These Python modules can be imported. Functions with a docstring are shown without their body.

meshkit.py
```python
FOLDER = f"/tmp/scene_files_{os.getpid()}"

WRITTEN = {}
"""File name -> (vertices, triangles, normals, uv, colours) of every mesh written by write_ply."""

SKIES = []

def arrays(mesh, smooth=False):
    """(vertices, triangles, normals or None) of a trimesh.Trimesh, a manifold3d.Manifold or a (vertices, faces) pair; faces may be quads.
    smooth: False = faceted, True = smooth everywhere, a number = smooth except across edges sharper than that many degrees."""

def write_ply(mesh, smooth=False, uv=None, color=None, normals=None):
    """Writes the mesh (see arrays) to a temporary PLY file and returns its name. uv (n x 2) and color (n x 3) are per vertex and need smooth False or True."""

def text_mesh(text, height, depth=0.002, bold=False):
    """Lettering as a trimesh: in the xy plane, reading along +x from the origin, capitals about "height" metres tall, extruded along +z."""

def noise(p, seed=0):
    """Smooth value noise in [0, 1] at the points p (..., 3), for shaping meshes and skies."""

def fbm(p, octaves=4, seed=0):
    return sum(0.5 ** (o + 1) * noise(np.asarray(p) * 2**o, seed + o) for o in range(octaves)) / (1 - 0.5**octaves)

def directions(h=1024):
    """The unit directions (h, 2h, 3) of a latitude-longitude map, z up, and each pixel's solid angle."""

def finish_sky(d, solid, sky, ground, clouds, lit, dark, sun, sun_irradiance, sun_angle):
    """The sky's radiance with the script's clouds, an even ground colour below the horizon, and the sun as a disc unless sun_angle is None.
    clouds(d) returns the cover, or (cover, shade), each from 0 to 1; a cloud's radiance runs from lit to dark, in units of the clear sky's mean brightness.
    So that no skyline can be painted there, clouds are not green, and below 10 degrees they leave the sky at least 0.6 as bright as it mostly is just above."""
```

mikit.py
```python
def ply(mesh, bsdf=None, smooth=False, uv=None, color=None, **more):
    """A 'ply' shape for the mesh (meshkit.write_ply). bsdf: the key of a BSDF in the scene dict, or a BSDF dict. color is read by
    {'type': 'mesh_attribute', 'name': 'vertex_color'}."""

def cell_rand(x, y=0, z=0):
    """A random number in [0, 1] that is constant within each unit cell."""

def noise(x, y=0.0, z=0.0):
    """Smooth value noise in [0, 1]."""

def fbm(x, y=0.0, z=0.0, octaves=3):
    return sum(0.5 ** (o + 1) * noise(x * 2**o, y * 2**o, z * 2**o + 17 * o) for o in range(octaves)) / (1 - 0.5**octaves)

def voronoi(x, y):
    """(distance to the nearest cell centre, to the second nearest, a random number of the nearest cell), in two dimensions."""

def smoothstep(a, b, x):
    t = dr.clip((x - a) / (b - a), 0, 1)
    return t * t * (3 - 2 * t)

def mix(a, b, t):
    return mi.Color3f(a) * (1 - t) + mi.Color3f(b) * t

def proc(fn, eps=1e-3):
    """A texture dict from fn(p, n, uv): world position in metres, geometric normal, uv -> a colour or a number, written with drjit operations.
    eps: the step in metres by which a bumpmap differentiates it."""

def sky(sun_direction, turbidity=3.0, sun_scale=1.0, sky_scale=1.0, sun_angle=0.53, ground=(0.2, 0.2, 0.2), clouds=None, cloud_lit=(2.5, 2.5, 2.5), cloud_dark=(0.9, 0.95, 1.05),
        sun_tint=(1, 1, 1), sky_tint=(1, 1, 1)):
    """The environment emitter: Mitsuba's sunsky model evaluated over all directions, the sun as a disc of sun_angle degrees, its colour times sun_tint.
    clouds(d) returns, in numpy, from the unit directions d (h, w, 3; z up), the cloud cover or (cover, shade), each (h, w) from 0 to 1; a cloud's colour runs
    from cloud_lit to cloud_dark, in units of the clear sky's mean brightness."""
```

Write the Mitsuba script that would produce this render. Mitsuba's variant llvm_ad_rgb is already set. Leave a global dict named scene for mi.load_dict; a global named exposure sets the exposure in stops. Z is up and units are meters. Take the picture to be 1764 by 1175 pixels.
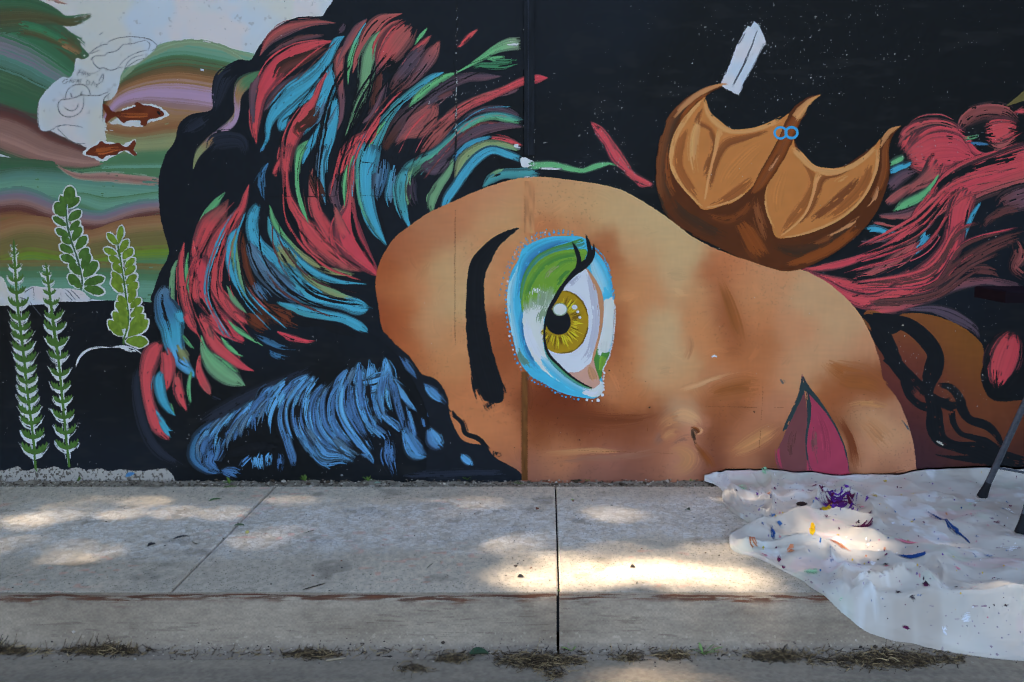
import math, numpy as np, trimesh, drjit as dr, mitsuba as mi, mikit, meshkit, shapely
from scipy.spatial import Delaunay
from mikit import noise, fbm, voronoi, smoothstep, cell_rand
def rgb3(a): return mi.Color3f(*[float(v) for v in a]) if isinstance(a, (np.ndarray, tuple, list)) else a
def mix(a, b, t): return rgb3(a) * (1 - t) + rgb3(b) * t
T = mi.ScalarTransform4f
scene, labels = {}, {}

# ------------------------------------------------------------------ camera, sky, exposure
CAM_D, CAM_H, FOC, PITCH = 5.11, 1.39, 1715.0, math.atan(220.5 / 1715.0)     # metres, metres, pixels of a 1764 px wide frame
exposure = 3.65
eye = np.array([0.0, -CAM_D, CAM_H])
fwd = np.array([0.0, math.cos(PITCH), -math.sin(PITCH)])
scene['camera'] = {'type': 'perspective', 'fov': math.degrees(2 * math.atan(882 / FOC)), 'fov_axis': 'x',
    'near_clip': 0.05, 'far_clip': 3000.0, 'principal_point_offset_x': -0.034,
    'to_world': T().look_at(origin=eye.tolist(), target=(eye + fwd).tolist(), up=[0, 0, 1])}
SUN = np.array([-0.42, 0.07, 0.905]); SUN /= np.linalg.norm(SUN)
def cloud_cover(d):
    n = meshkit.fbm(d * np.array([3.0, 3.0, 6.0]) + 5.0, 5, 3)
    return np.clip((n - 0.5) * 4, 0, 1) * 0.7
scene['sky'] = mikit.sky(SUN.tolist(), turbidity=3, sun_angle=1.5, sun_tint=(.97, 1, 1.05), clouds=cloud_cover)

# ------------------------------------------------------------------ survey: plan units of the mural and pavement -> metres
def _ray(a):
    a = np.asarray(a, float)
    x, y = (a[..., 0] - 942.0) / FOC, (a[..., 1] - 587.5) / FOC
    s, c = math.sin(PITCH), math.cos(PITCH)
    return np.stack([x, c - s * y, -s - c * y], -1)
def W(a):                       # a spot of the wall's face: (x, z) in metres
    r = _ray(a); t = CAM_D / r[..., 1]
    return np.stack([r[..., 0] * t, CAM_H + r[..., 2] * t], -1)
def G(a, z=0.0):                # a spot of the level ground at height z: (x, y) in metres
    r = _ray(a); t = (z - CAM_H) / r[..., 2]
    return np.stack([r[..., 0] * t, -CAM_D + r[..., 1] * t], -1)

# ------------------------------------------------------------------ naming
def numbered(key):
    if key not in USED: USED.add(key); return key
    k = 1
    while f'{key}_{k:03d}' in USED: k += 1
    USED.add(f'{key}_{k:03d}'); return f'{key}_{k:03d}'
USED = set()
def add(name, shape, parent=None, label=None, category=None, group=None, kind=None):
    key = numbered((parent + '__' if parent else '') + name)
    scene[key] = shape
    tag(key, label, category, group, kind)
    return key
def tag(key, label=None, category=None, group=None, kind=None):
    d = {k: v for k, v in dict(label=label, category=category, group=group, kind=kind).items() if v}
    if d: labels[key] = d
def thing(name, label, category, group=None):
    key = numbered(name); tag(key, label, category, group); return key

# ------------------------------------------------------------------ pigments: as read in open shade beside a white of 0.78
def lin(c):
    c = np.asarray(c, float) / 255
    return np.where(c <= 0.04045, c / 12.92, ((c + 0.055) / 1.055) ** 2.4)
WHITE = lin((196, 206, 222))
def A(*c): return np.clip(lin(c) / WHITE * 0.78, 0.004, 0.85)
PAL = dict(
 k=(23, 26, 31), K=(25, 30, 38), r=(206, 80, 88), R=(218, 74, 88), d=(165, 88, 88), m=(112, 78, 90), v=(88, 74, 90), b=(72, 166, 200), B=(66, 118, 160), l=(98, 168, 222), L=(76, 120, 172),
 s=(92, 126, 156), g=(102, 178, 124), G=(112, 160, 122), t=(72, 150, 158), n=(80, 48, 42), N=(112, 58, 40), w=(205, 213, 224), y=(140, 150, 105), x=(40, 46, 60), q=(104, 62, 62),
 # lake side
 a=(62, 118, 82), A=(84, 140, 96), c=(92, 92, 60), C=(66, 150, 100), e=(130, 122, 148), E=(146, 128, 158), f=(92, 150, 138), F=(108, 172, 146), h=(70, 108, 78), i=(92, 70, 68), j=(156, 112, 104), J=(182, 134, 126), o=(176, 128, 86), O=(160, 104, 66), u=(184, 148, 190), U=(166, 124, 122), z=(112, 62, 58), Z=(130, 118, 66), p=(140, 172, 134), P=(150, 160, 110),
 D=(74, 112, 52), H=(110, 140, 50), W=(212, 222, 236), T=(104, 50, 32), Y=(160, 84, 44), M=(78, 84, 96),
 # skin, cups
 S=(190, 134, 88), Q=(88, 46, 22), V=(134, 70, 30), X=(204, 148, 94), I=(156, 92, 48), B2=(150, 88, 46))
PAL['1'] = (190, 122, 66); PAL['2'] = (60, 44, 32); PAL['3'] = (186, 130, 90); PAL['4'] = (126, 72, 40); PAL['5'] = (60, 156, 212)
PAL['6'] = (112, 160, 56); PAL['7'] = (74, 134, 60); PAL['8'] = (206, 228, 218); PAL['9'] = (160, 208, 228); PAL['0'] = (72, 180, 220)
PAL['!'] = (214, 218, 230); PAL['@'] = (178, 184, 204); PAL['%'] = (198, 156, 142); PAL['^'] = (184, 136, 102); PAL['&'] = (166, 136, 28); PAL['*'] = (116, 90, 22); PAL['('] = (212, 186, 44)
PAL[')'] = (160, 60, 86); PAL['['] = (114, 66, 70); PAL[']'] = (44, 60, 64); PAL['{'] = (108, 100, 60); PAL['}'] = (150, 108, 128); PAL['?'] = (54, 36, 24); PAL['|'] = (52, 112, 166); PAL['+'] = (110, 70, 36); PAL['$'] = (176, 174, 170)
PAL['~'] = (116, 60, 34); PAL['='] = (210, 156, 114); PAL['_'] = (152, 104, 84)
PAL = {k: A(*c) for k, c in PAL.items()}
for k_ in 'aAcCeEfFhijJoOuUzZpP':
    g_ = float(np.exp(np.log(PAL[k_]).mean())); PAL[k_] = 0.90 * np.exp(0.82 * np.log(PAL[k_]) + 0.18 * math.log(g_))
BLACK = PAL['k']
# ------------------------------------------------------------------ materials shared by the wall and its paint
def plaster(p, n, uv):
    return noise(p.x * 70, p.z * 62) * 0.0016 + noise(p.x * 240, p.z * 210) * 0.0008 + smoothstep(0.6, 0.8, noise(p.x * 22, p.z * 9)) * 0.0014
def matt(color, rough=0.6, spec=0.12): return {'type': 'principled', 'base_color': color, 'roughness': rough, 'specular': spec}
def bump(inner, fn, eps=2e-3): return {'type': 'bumpmap', 'arbitrary': mikit.proc(fn, eps), 'scale': 1.0, 'inner': inner}
scene['paint'] = bump(matt({'type': 'mesh_attribute', 'name': 'vertex_color'}), plaster)

def black_wall(p, n, uv):
    tint = fbm(p.x * 1.3, p.z * 1.1, 3.0, 3)
    c = mix(A(20, 23, 26), A(24, 30, 39), smoothstep(0.4, 0.75, tint))
    c = mix(c, A(38, 40, 43), 0.35 * smoothstep(0.58, 0.82, fbm(p.x * 7, p.z * 22, 1.0, 3)))
    d, e, w = voronoi(p.x * 26, p.z * 26)
    crowd = smoothstep(0.5, 0.78, fbm(p.x * 3.1, p.z * 3.1, 8.0, 2)) * smoothstep(0.05, 0.2, p.x + 0.1)
    chip = dr.select((d < 0.03 + 0.06 * cell_rand(w * 9173)) & (w < 0.006 + 0.055 * crowd), 1.0, 0.0)
    chip = dr.maximum(chip, dr.select((noise(p.x * 120 + 7, p.z * 120) > 0.93) & (w < 0.12 + .6 * crowd), 0.3, 0.0))
    return mix(c, A(190, 196, 204), chip)
scene['black_wall_paint'] = bump(matt(mikit.proc(black_wall)), plaster)

def primer(p, n, uv):
    t = fbm(p.x * 3.2, p.z * 3.2, 2.0, 3)
    c = mix(A(198, 204, 206), A(188, 204, 224), smoothstep(0.4, 0.62, t))
    c = mix(c, A(206, 204, 214), smoothstep(0.55, 0.75, fbm(p.x * 5, p.z * 5, 9.0, 3)))
    return mix(c, A(150, 154, 160), 0.5 * smoothstep(0.72, 0.85, fbm(p.x * 40, p.z * 40, 4.0, 3)))
scene['white_primer'] = bump(matt(mikit.proc(primer)), plaster)
def old_white(p, n, uv):
    t = fbm(p.x * 110, p.z * 80, 2.0, 3)
    return mix(A(164, 164, 164), A(92, 88, 84), smoothstep(0.52, 0.68, t))
scene['worn_white'] = matt(mikit.proc(old_white), 0.8)

def field_fn(points, s, warp, streak, contrast=1.0, hue=(1, 1, 1)):
    q = np.array([([float(v) for v in t.split()] + [0.0])[:6] for l in points.strip().splitlines() for t in l.split(';') if t.strip()])
    at, col = W(q[:, :2]), np.array([A(*c) for c in q[:, 2:5]])
    col = col * hue; lum = col @ [.3, .6, .1]; col = np.minimum(col * ((lum / np.exp(np.log(lum).mean())) ** (contrast - 1))[:, None], .8)
    size = np.where(q[:, 5] > 0, q[:, 5], s) / FOC * CAM_D 
    k = 1 / (2 * size ** 2)
    def fn(p, n, uv):
        x = p.x + (fbm(p.x * 6, p.z * 6, 1.5, 3) - 0.5) * warp + (noise(p.x * 20, p.z * 45) - 0.5) * warp * 0.5
        z = p.z + (fbm(p.x * 6, p.z * 6, 7.5, 3) - 0.5) * warp + (noise(p.x * 55, p.z * 16, 3.0) - 0.5) * warp * 0.5
        r = g = b = mi.Float(0); t = mi.Float(1e-9)
        for (cx, cz), c, kk in zip(at, col, k):
            w = dr.exp(-(dr.square(x - float(cx)) + dr.square(z - float(cz))) * float(kk)) + 1e-8
            r, g, b, t = r + w * float(c[0]), g + w * float(c[1]), b + w * float(c[2]), t + w
        f = (1 + (fbm(p.x * 14, p.z * 70, 2.0, 3) - 0.5) * streak + (fbm(p.x * 90, p.z * 20, 5.0, 2) - 0.5) * streak * 0.6) / t
        pit = smoothstep(0.80, 0.86, noise(p.x * 130, p.z * 130)) * smoothstep(0.5, 0.7, noise(p.x * 5, p.z * 5)) * 0.15
        return mi.Color3f(r * f, g * f, b * f) * (1 - pit)
    def plain(a):
        w = np.exp(-((np.asarray(a)[:, None, :] - at) ** 2).sum(-1) * k) + 1e-8
        return (w @ col) / w.sum(1, keepdims=True)
    return fn, plain

# ------------------------------------------------------------------ brush work: every stroke is a sheet of bristle tracks on the wall, each lying on those painted before it
RNG = np.random.default_rng(11)
LAYER_STEP = 0.00006
CELL = 5.0
height = np.zeros((280, 420), np.int16)
def lay(a):
    ij = np.clip((np.asarray(a) / CELL + [20, 20]).astype(int), 1, [418, 278])
    ij = np.unique(ij, axis=0)
    h = 1 + max(height[ij[:, 1] + b, ij[:, 0] + c].max() for b in (-1, 0, 1) for c in (-1, 0, 1))
    height[ij[:, 1], ij[:, 0]] = h
    return h
def on_wall(a, h):
    w = W(a)
    return np.stack([w[:, 0], np.full(len(w), -LAYER_STEP * h), w[:, 1]], -1)
def curve(p, step=4.0, closed=False):
    p = np.asarray(p, float)
    if closed: q = np.vstack([p[-1], p, p[:2]])
    else: q = np.vstack([2 * p[0] - p[1], p, 2 * p[-1] - p[-2]])
    out = []
    for k in range(1, len(q) - 2):
        a, b, c, d = q[k - 1:k + 3]
        n = max(1, int(np.linalg.norm((c - b)[:2]) / step))
        t = (np.arange(n) / n)[:, None]
        s1, s2 = np.minimum(1, 0) , 0
        m1, m2 = (c - a) / 2, (d - b) / 2
        L = np.linalg.norm((c - b)[:2]) + 1e-9
        for m in (m1, m2):
            l = np.linalg.norm(m[:2])
            if l > 1.6 * L: m *= 1.6 * L / l
        out.append((2 * t**3 - 3 * t**2 + 1) * b + (t**3 - 2 * t**2 + t) * m1 + (3 * t**2 - 2 * t**3) * c + (t**3 - t**2) * m2)
    if not closed: out.append(p[-1:])
    return np.vstack(out)
def colours(spec):
    rows = [[PAL[c] for c in part.split('/')] for part in spec.split('>')]
    n = max(map(len, rows))
    def wide(r): return np.array([[np.interp(t, np.linspace(0, 1, len(r)), [c[i] for c in r]) if len(r) > 1 else r[0][i] for i in range(3)] for t in np.linspace(0, 1, n)])
    return np.array([wide(r) for r in rows])                # along, across, rgb
def sample(grid, u, v):
    a, b = grid.shape[:2]
    x, y = np.clip(u, 0, 1) * (a - 1), np.clip(v, 0, 1) * (b - 1)
    i, j = np.minimum(x.astype(int), max(a - 2, 0)), np.minimum(y.astype(int), max(b - 2, 0))
    x, y, i1, j1 = (x - i)[..., None], (y - j)[..., None], np.minimum(i + 1, a - 1), np.minimum(j + 1, b - 1)
    x = x * x * (3 - 2 * x)
    if b < 5: y = y * y * (3 - 2 * y)
    return (grid[i, j] * (1 - x) + grid[i1, j] * x) * (1 - y) + (grid[i, j1] * (1 - x) + grid[i1, j1] * x) * y
def stroke(pts, spec, dry=0.3, tone=0.06, fine=1.5, blend=None, min_step=3.0, soft=0.0, under=None):
    P = curve(pts, min_step)
    xy, w = P[:, :2], np.maximum(P[:, 2], 0.25)
    t = np.gradient(xy, axis=0); t /= np.linalg.norm(t, axis=1, keepdims=True) + 1e-9
    left = np.stack([t[:, 1], -t[:, 0]], 1)
    M = len(P)
    dist = np.r_[0, np.cumsum(np.linalg.norm(np.diff(xy, axis=0), axis=1))]; u = dist / dist[-1]
    nb = int(np.clip(w.max() / fine, 2, 64))
    e = np.linspace(-1, 1, nb + 1); e[1:-1] += RNG.uniform(-0.35, 0.35, nb - 1) * 2 / nb
    E = np.repeat(e[:, None], M, 1)
    seed = RNG.uniform(0, 1000)
    wob = meshkit.noise(np.stack([dist[None] / 9 + 0 * E, E * nb * 0.5, seed + 0 * E], -1)) - 0.5
    E = E + wob * 1.5 / nb
    E[0] -= 0.9 * (meshkit.noise(np.stack([dist / 3.5, 0 * dist, 0 * dist + seed], -1)) - 0.3) / np.maximum(w, 2); E[-1] += 0.9 * (meshkit.noise(np.stack([dist / 3.5, 0 * dist, 9 + 0 * dist + seed], -1)) - 0.3) / np.maximum(w, 2)
    pos = xy[None] - left[None] * (E * w / 2)[..., None]
    mid = (e[1:] + e[:-1]) / 2
    r0, r1 = (0.5 * RNG.random(nb) + 0.5 * meshkit.noise(np.stack([np.arange(nb) / 3.0, np.full(nb, seed), np.full(nb, z)], -1)) for z in (1.5, 5.5))
    long_ = np.clip(38 / dist[-1], 0.06, 0.5)
    ta, tb = np.clip(2.2 * w[0] / w.max(), .12, 1), np.clip(2.2 * w[-1] / w.max(), .12, 1)
    u0, u1 = dry * 1.5 * long_ * ta * r0 ** 2, 1 - dry * 1.8 * long_ * tb * r1 ** 1.6
    uc = (u[1:] + u[:-1]) / 2
    keep = (uc[None] >= u0[:, None]) & (uc[None] <= u1[:, None])
    k = meshkit.noise(np.stack([np.repeat((dist[1:] / 16)[None], nb, 0), np.repeat(np.arange(nb)[:, None] * 1.0, M - 1, 1), np.full((nb, M - 1), seed)], -1))
    fr = np.minimum(uc / (0.5 * long_ + 0.05), (1 - uc) / (0.8 * long_ + 0.05))
    rough = dry * (0.18 + 0.5 * np.clip(1 - fr, 0, 1))[None] + dry * 0.34 * (np.abs(mid) > 1 - 3.2 / nb)[:, None]
    keep &= k > rough * 0.85
    if not keep.any(): keep[:] = True
    grid = colours(spec)
    V = np.repeat(((mid + 1) / 2)[:, None], M, 1)
    col = sample(grid, np.repeat(u[None], nb, 0) + (r0[:, None] - 0.5) * 0.12 * (grid.shape[0] > 1), V + RNG.uniform(-0.5, 0.5, (nb, 1)) * (0.10 if grid.shape[1] < 5 else 0.09))
    tn = RNG.normal(0, tone, (nb, 1, 1)) + (meshkit.noise(np.stack([np.repeat((dist / 30)[None], nb, 0), V * nb / 2, np.full((nb, M), seed + 50)], -1)) - 0.5)[..., None] * tone * 1.6
    col = np.clip(col * np.exp(tn), 0.003, 0.86)
    if blend: 
        f = np.clip(RNG.normal(0, blend, (nb, 1, 1)), 0, 0.85); col = col * (1 - f) + BLACK * f
    if soft:
        am = np.clip(np.abs(mid) + RNG.uniform(-0.22, 0.22, nb), 0, 1)[:, None]
        airy = callable(under); fe = np.clip((am - (0.12 if airy else 0.50)) / (0.8 if airy else 0.5), 0, 1); fe = fe * fe * (3 - 2 * fe)
        uj = u[None] + (r0[:, None] - .5) * .25
        fn_ = np.clip(np.maximum((uj - .6) / 0.36, (.36 - uj) / .34) if airy else np.maximum((uj - 1.02 + .22 * tb) / 0.26, (0.11 * ta - .01 - uj) / 0.14), 0, 1); fn_ = fn_ * fn_ * (3 - 2 * fn_)
        fq = np.clip(soft * np.maximum(fe, fn_) * (0.75 + 0.5 * r1[:, None]), 0, 0.97)[..., None]
        ground = BLACK if under is None else (under(W(np.stack([pos[:-1], pos[1:]], 2).mean(2).reshape(-1, 2))).reshape(nb, M, 3) if callable(under) else under)
        col = np.exp(np.log(col) * (1 - fq) + np.log(ground) * fq)
    vert = np.stack([pos[:-1], pos[1:]], 2)                    # bristle, sample, side
    idx = np.arange(nb * M * 2).reshape(nb, M, 2)
    a, b, c, d = idx[:, :-1, 0], idx[:, :-1, 1], idx[:, 1:, 1], idx[:, 1:, 0]
    f = np.concatenate([np.stack([a, b, c], -1)[keep], np.stack([a, c, d], -1)[keep]])
    v2, c2 = vert.reshape(-1, 2), np.repeat(col[:, :, None], 2, 2).reshape(-1, 3)
    used = np.unique(f); remap = np.zeros(len(v2), int); remap[used] = np.arange(len(used))
    v2, c2, f = v2[used], c2[used], remap[f]
    return v2, f, c2
def fill_mesh(ring, gap=6.0, rough=0.5, sharp=False):
    ring = np.asarray(ring, float)
    if sharp:
        r = np.vstack([ring, ring[:1]]); out = []
        for a, b in zip(r[:-1], r[1:]):
            n = max(1, int(np.linalg.norm(b - a) / 3.0)); out.append(a + (b - a) * (np.arange(n) / n)[:, None])
        B = np.vstack(out)
    else: B = curve(ring, 2.2, True)[:, :2]
    s = RNG.uniform(0, 900)
    t = np.roll(B, -1, 0) - np.roll(B, 1, 0); nrm = np.stack([t[:, 1], -t[:, 0]], 1) / (np.linalg.norm(t, axis=1, keepdims=True) + 1e-9)
    z = np.zeros(len(B))
    B = B + nrm * ((meshkit.noise(np.stack([B[:, 0] / 2.5, B[:, 1] / 2.5, z + s], -1)) - 0.5) * 2 * rough + (meshkit.noise(np.stack([B[:, 0] / 12, B[:, 1] / 12, z + s], -1)) - 0.5) * rough)[:, None]
    poly = shapely.Polygon(B).buffer(0)
    if poly.geom_type != 'Polygon': poly = max(poly.geoms, key=lambda g: g.area)
    B = np.array(poly.exterior.coords)[:-1]
    x0, y0, x1, y1 = poly.bounds
    gx, gy = np.meshgrid(np.arange(x0, x1, gap), np.arange(y0, y1, gap))
    I = np.stack([gx.ravel(), gy.ravel()], 1) + RNG.uniform(-1, 1, (gx.size, 2)) * gap * 0.25
    inner = poly.buffer(-gap * 0.55)
    I = I[shapely.contains_xy(inner, I[:, 0], I[:, 1])] if not inner.is_empty else I[:0]
    pts = np.vstack([B, I])
    f = Delaunay(pts).simplices
    c = pts[f].mean(1)
    f = f[shapely.contains_xy(poly, c[:, 0], c[:, 1])]
    return pts, f
def oriented(v, f):                       # faces look out of the wall, towards -y
    n = np.cross(v[f[:, 1]] - v[f[:, 0]], v[f[:, 2]] - v[f[:, 0]])[:, 1]
    f = f[np.abs(n) > 1e-13]; n = n[np.abs(n) > 1e-13]
    return np.where((n > 0)[:, None], f[:, ::-1], f)
def paint(name, parent, a, f, col=None, bsdf='paint', label=None, kind=None, h=None):
    if h is None: h = lay(np.vstack([a, a[f].mean(1)]))
    v = on_wall(a, h); f = oriented(v, f)
    return add(name, mikit.ply((v, f), bsdf, color=col), parent, label, kind=kind)

CROPS = dict(K1=(0, 0, 3.9175), K2=(0, 300, 3.9175), K3=(0, 560, 3.9175), K4=(260, 0, 3.9175), K5=(560, 0, 3.9175), K6=(260, 250, 3.9175), K7=(560, 250, 3.9175), K8=(220, 540, 3.9175), K9=(560, 540, 3.9175),
    E=(840, 370, 3.4577), T=(900, 0, 3.9175), S=(1080, 120, 3.264), R1=(1364, 120, 3.9175), R2=(1364, 380, 3.9175), R3=(1364, 600, 3.9175), N=(960, 540, 3.916), P=(0, 0, 1.0), L=(90, 50, 6.911), X=(1230, 30, 8.393), J=(840, 765, 19.59), I=(600, 130, 19.59))
SOFT = {'painted_hair': (.38, None, 1.12), 'painted_blue_lock': (.75, None, 1.1), 'painted_red_hair': (.6, None, 1.22), 'painted_cups': (.75, '1')}
UNDER = {}
FILAMENTS = {'painted_hair': 2, 'painted_blue_lock': 5, 'painted_red_hair': 1}
def run(text):
    crop, parent = CROPS['P'], None
    for line in text.strip().splitlines():
        line = line.split('##')[0].strip()
        if not line: continue
        if line[0] == '@': crop = CROPS[line[1:]]; continue
        if line[0] == '>': parent = line[1:].strip(); continue
        head, body = line.split(':', 1)
        kind, name, spec, *opts = head.split()
        o = {}
        for x in opts:
            k, v = x.split('='); o[k] = v if k in ('bsdf', 'label', 'u') else float(v)
        q = np.array([[float(t) for t in s.split(',')] for s in body.split()])
        q[:, 0] = q[:, 0] / crop[2] + crop[0]; q[:, 1] = q[:, 1] / crop[2] + crop[1]
        lb = o['label'].replace('_', ' ') if 'label' in o else None
        if kind == 's':
            q[:, 2] /= crop[2]
            so, un, wd = (SOFT.get(parent.split('__')[-1], (0.0, None)) + (1.0,))[:3]; q[:, 2] *= wd; so = o.get('s', so); un = o.get('u', un)
            un = UNDER['face'] if un == 'face' else PAL[un] if un else None
            a, f, c = stroke(q, spec, o.get('d', 0.3), o.get('t', 0.06), o.get('f', 1.5), (o.get('k', 0) + (.16 if 'blue_lock' in parent else 0)) or None, soft=so, under=un)
            parts = [(a, f, c)]
            nf = FILAMENTS.get(parent.split('__')[-1], 0) if spec[0] not in 'kxw' else 0
            long_q = curve(q, 4.0)
            if nf and len(long_q) > 8:
                t_ = np.gradient(long_q[:, :2], axis=0); t_ /= np.linalg.norm(t_, axis=1, keepdims=True) + 1e-9; lf = np.stack([t_[:, 1], -t_[:, 0]], 1)
                for _ in range(nf):
                    i0, i1 = sorted(RNG.choice(len(long_q), 2, False)); i0 = int(i0 * .5); i1 = min(len(long_q), i1 + max(6, len(long_q) // 3))
                    off = RNG.uniform(-.75, .75); seg = long_q[i0:i1:3].copy()
                    if len(seg) < 3: continue
                    seg[:, :2] += lf[i0:i1:3] * (off * np.maximum(long_q[i0:i1:3, 2:], 3) * np.linspace(.7, 1.1, len(seg))[:, None])
                    seg[:, 2] = np.maximum(1.0, q[:, 2].max() * RNG.uniform(.05, .16)) * np.sin(np.linspace(.25, 2.9, len(seg))) ** .7
                    seg[-1] = seg[-1] + (seg[-1] - seg[-2]) * RNG.uniform(0, .8)
                    sp = spec if RNG.random() < .75 else 'k'
                    parts.append(stroke(seg, sp, .9, .12, .8, o.get('k', 0) + .12, soft=so, under=un))
            VV, FF, CC, off_ = [], [], [], 0
            for a, f, c in parts:
                h = lay(np.vstack([a, a[f].mean(1)])); v = on_wall(a, h)
                VV.append(v); FF.append(oriented(v, f) + off_); CC.append(c); off_ += len(a)
            add(name, mikit.ply((np.vstack(VV), np.vstack(FF)), 'paint', color=np.vstack(CC)), parent, lb)
        elif kind == 'p':
            a, f = fill_mesh(q, o.get('g', 6.0), o.get('e', 0.6), bool(o.get('sharp', 0)))
            if 'bsdf' in o: paint(name, parent, a, f, None, o['bsdf'], lb)
            else:
                n = meshkit.fbm(np.stack([a[:, 0] / 16, a[:, 1] / 16, 0 * a[:, 0] + len(USED)], -1), 3) - 0.5
                c = PAL[spec] * np.exp(n * o.get('t', 0.18))[:, None]
                paint(name, parent, a, f, c, label=lb)
        elif kind == 'e':                       # ellipse: cx,cy rx,ry
            r = q[1] - np.array(crop[:2])
            th = np.linspace(0, 2 * np.pi, 40, endpoint=False)
            a, f = fill_mesh(q[0] + np.stack([np.cos(th), np.sin(th)], 1) * r, 4.0, o.get('e', 0.25))
            paint(name, parent, a, f, np.repeat(PAL[spec][None], len(a), 0) , label=lb)
        elif kind == 'o':                       # ring: cx,cy rx,ry thickness,0
            r = (q[1] - np.array(crop[:2])); t = (q[2] - np.array(crop[:2]))[0]
            th = np.linspace(0, 2 * np.pi, 48, endpoint=False); u = np.stack([np.cos(th), np.sin(th)], 1)
            a = np.vstack([q[0] + u * r, q[0] + u * (r - t)]); i = np.arange(48); j = (i + 1) % 48
            f = np.vstack([np.stack([i, j, j + 48], 1), np.stack([i, j + 48, i + 48], 1)])
            paint(name, parent, a, f, np.repeat(PAL[spec][None], len(a), 0), label=lb)
        else: raise ValueError(line)

def chips(parent, name, n, line, spread, size, cols, seed):
    r = np.random.default_rng(seed); P = curve(line, 1.0)[:, :2]; VV, FF, CC = [], [], []
    for k in range(n):
        c = P[int(r.integers(len(P)))] + r.normal(0, 1, 2) * spread; m = int(r.integers(5, 8)); th = np.sort(r.uniform(0, 2 * np.pi, m))
        q = c + r.uniform(*size) * np.stack([np.cos(th), np.sin(th) * r.uniform(.8, 2.2)], 1) * r.uniform(.5, 1.2, (m, 1))
        FF.append(np.array([[0, i, i + 1] for i in range(1, m - 1)]) + sum(map(len, VV))); VV.append(q); CC.append(np.repeat(PAL[cols[r.integers(len(cols))]][None], m, 0))
    paint(name, parent, np.vstack(VV), np.vstack(FF), np.vstack(CC), kind='stuff')
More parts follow.
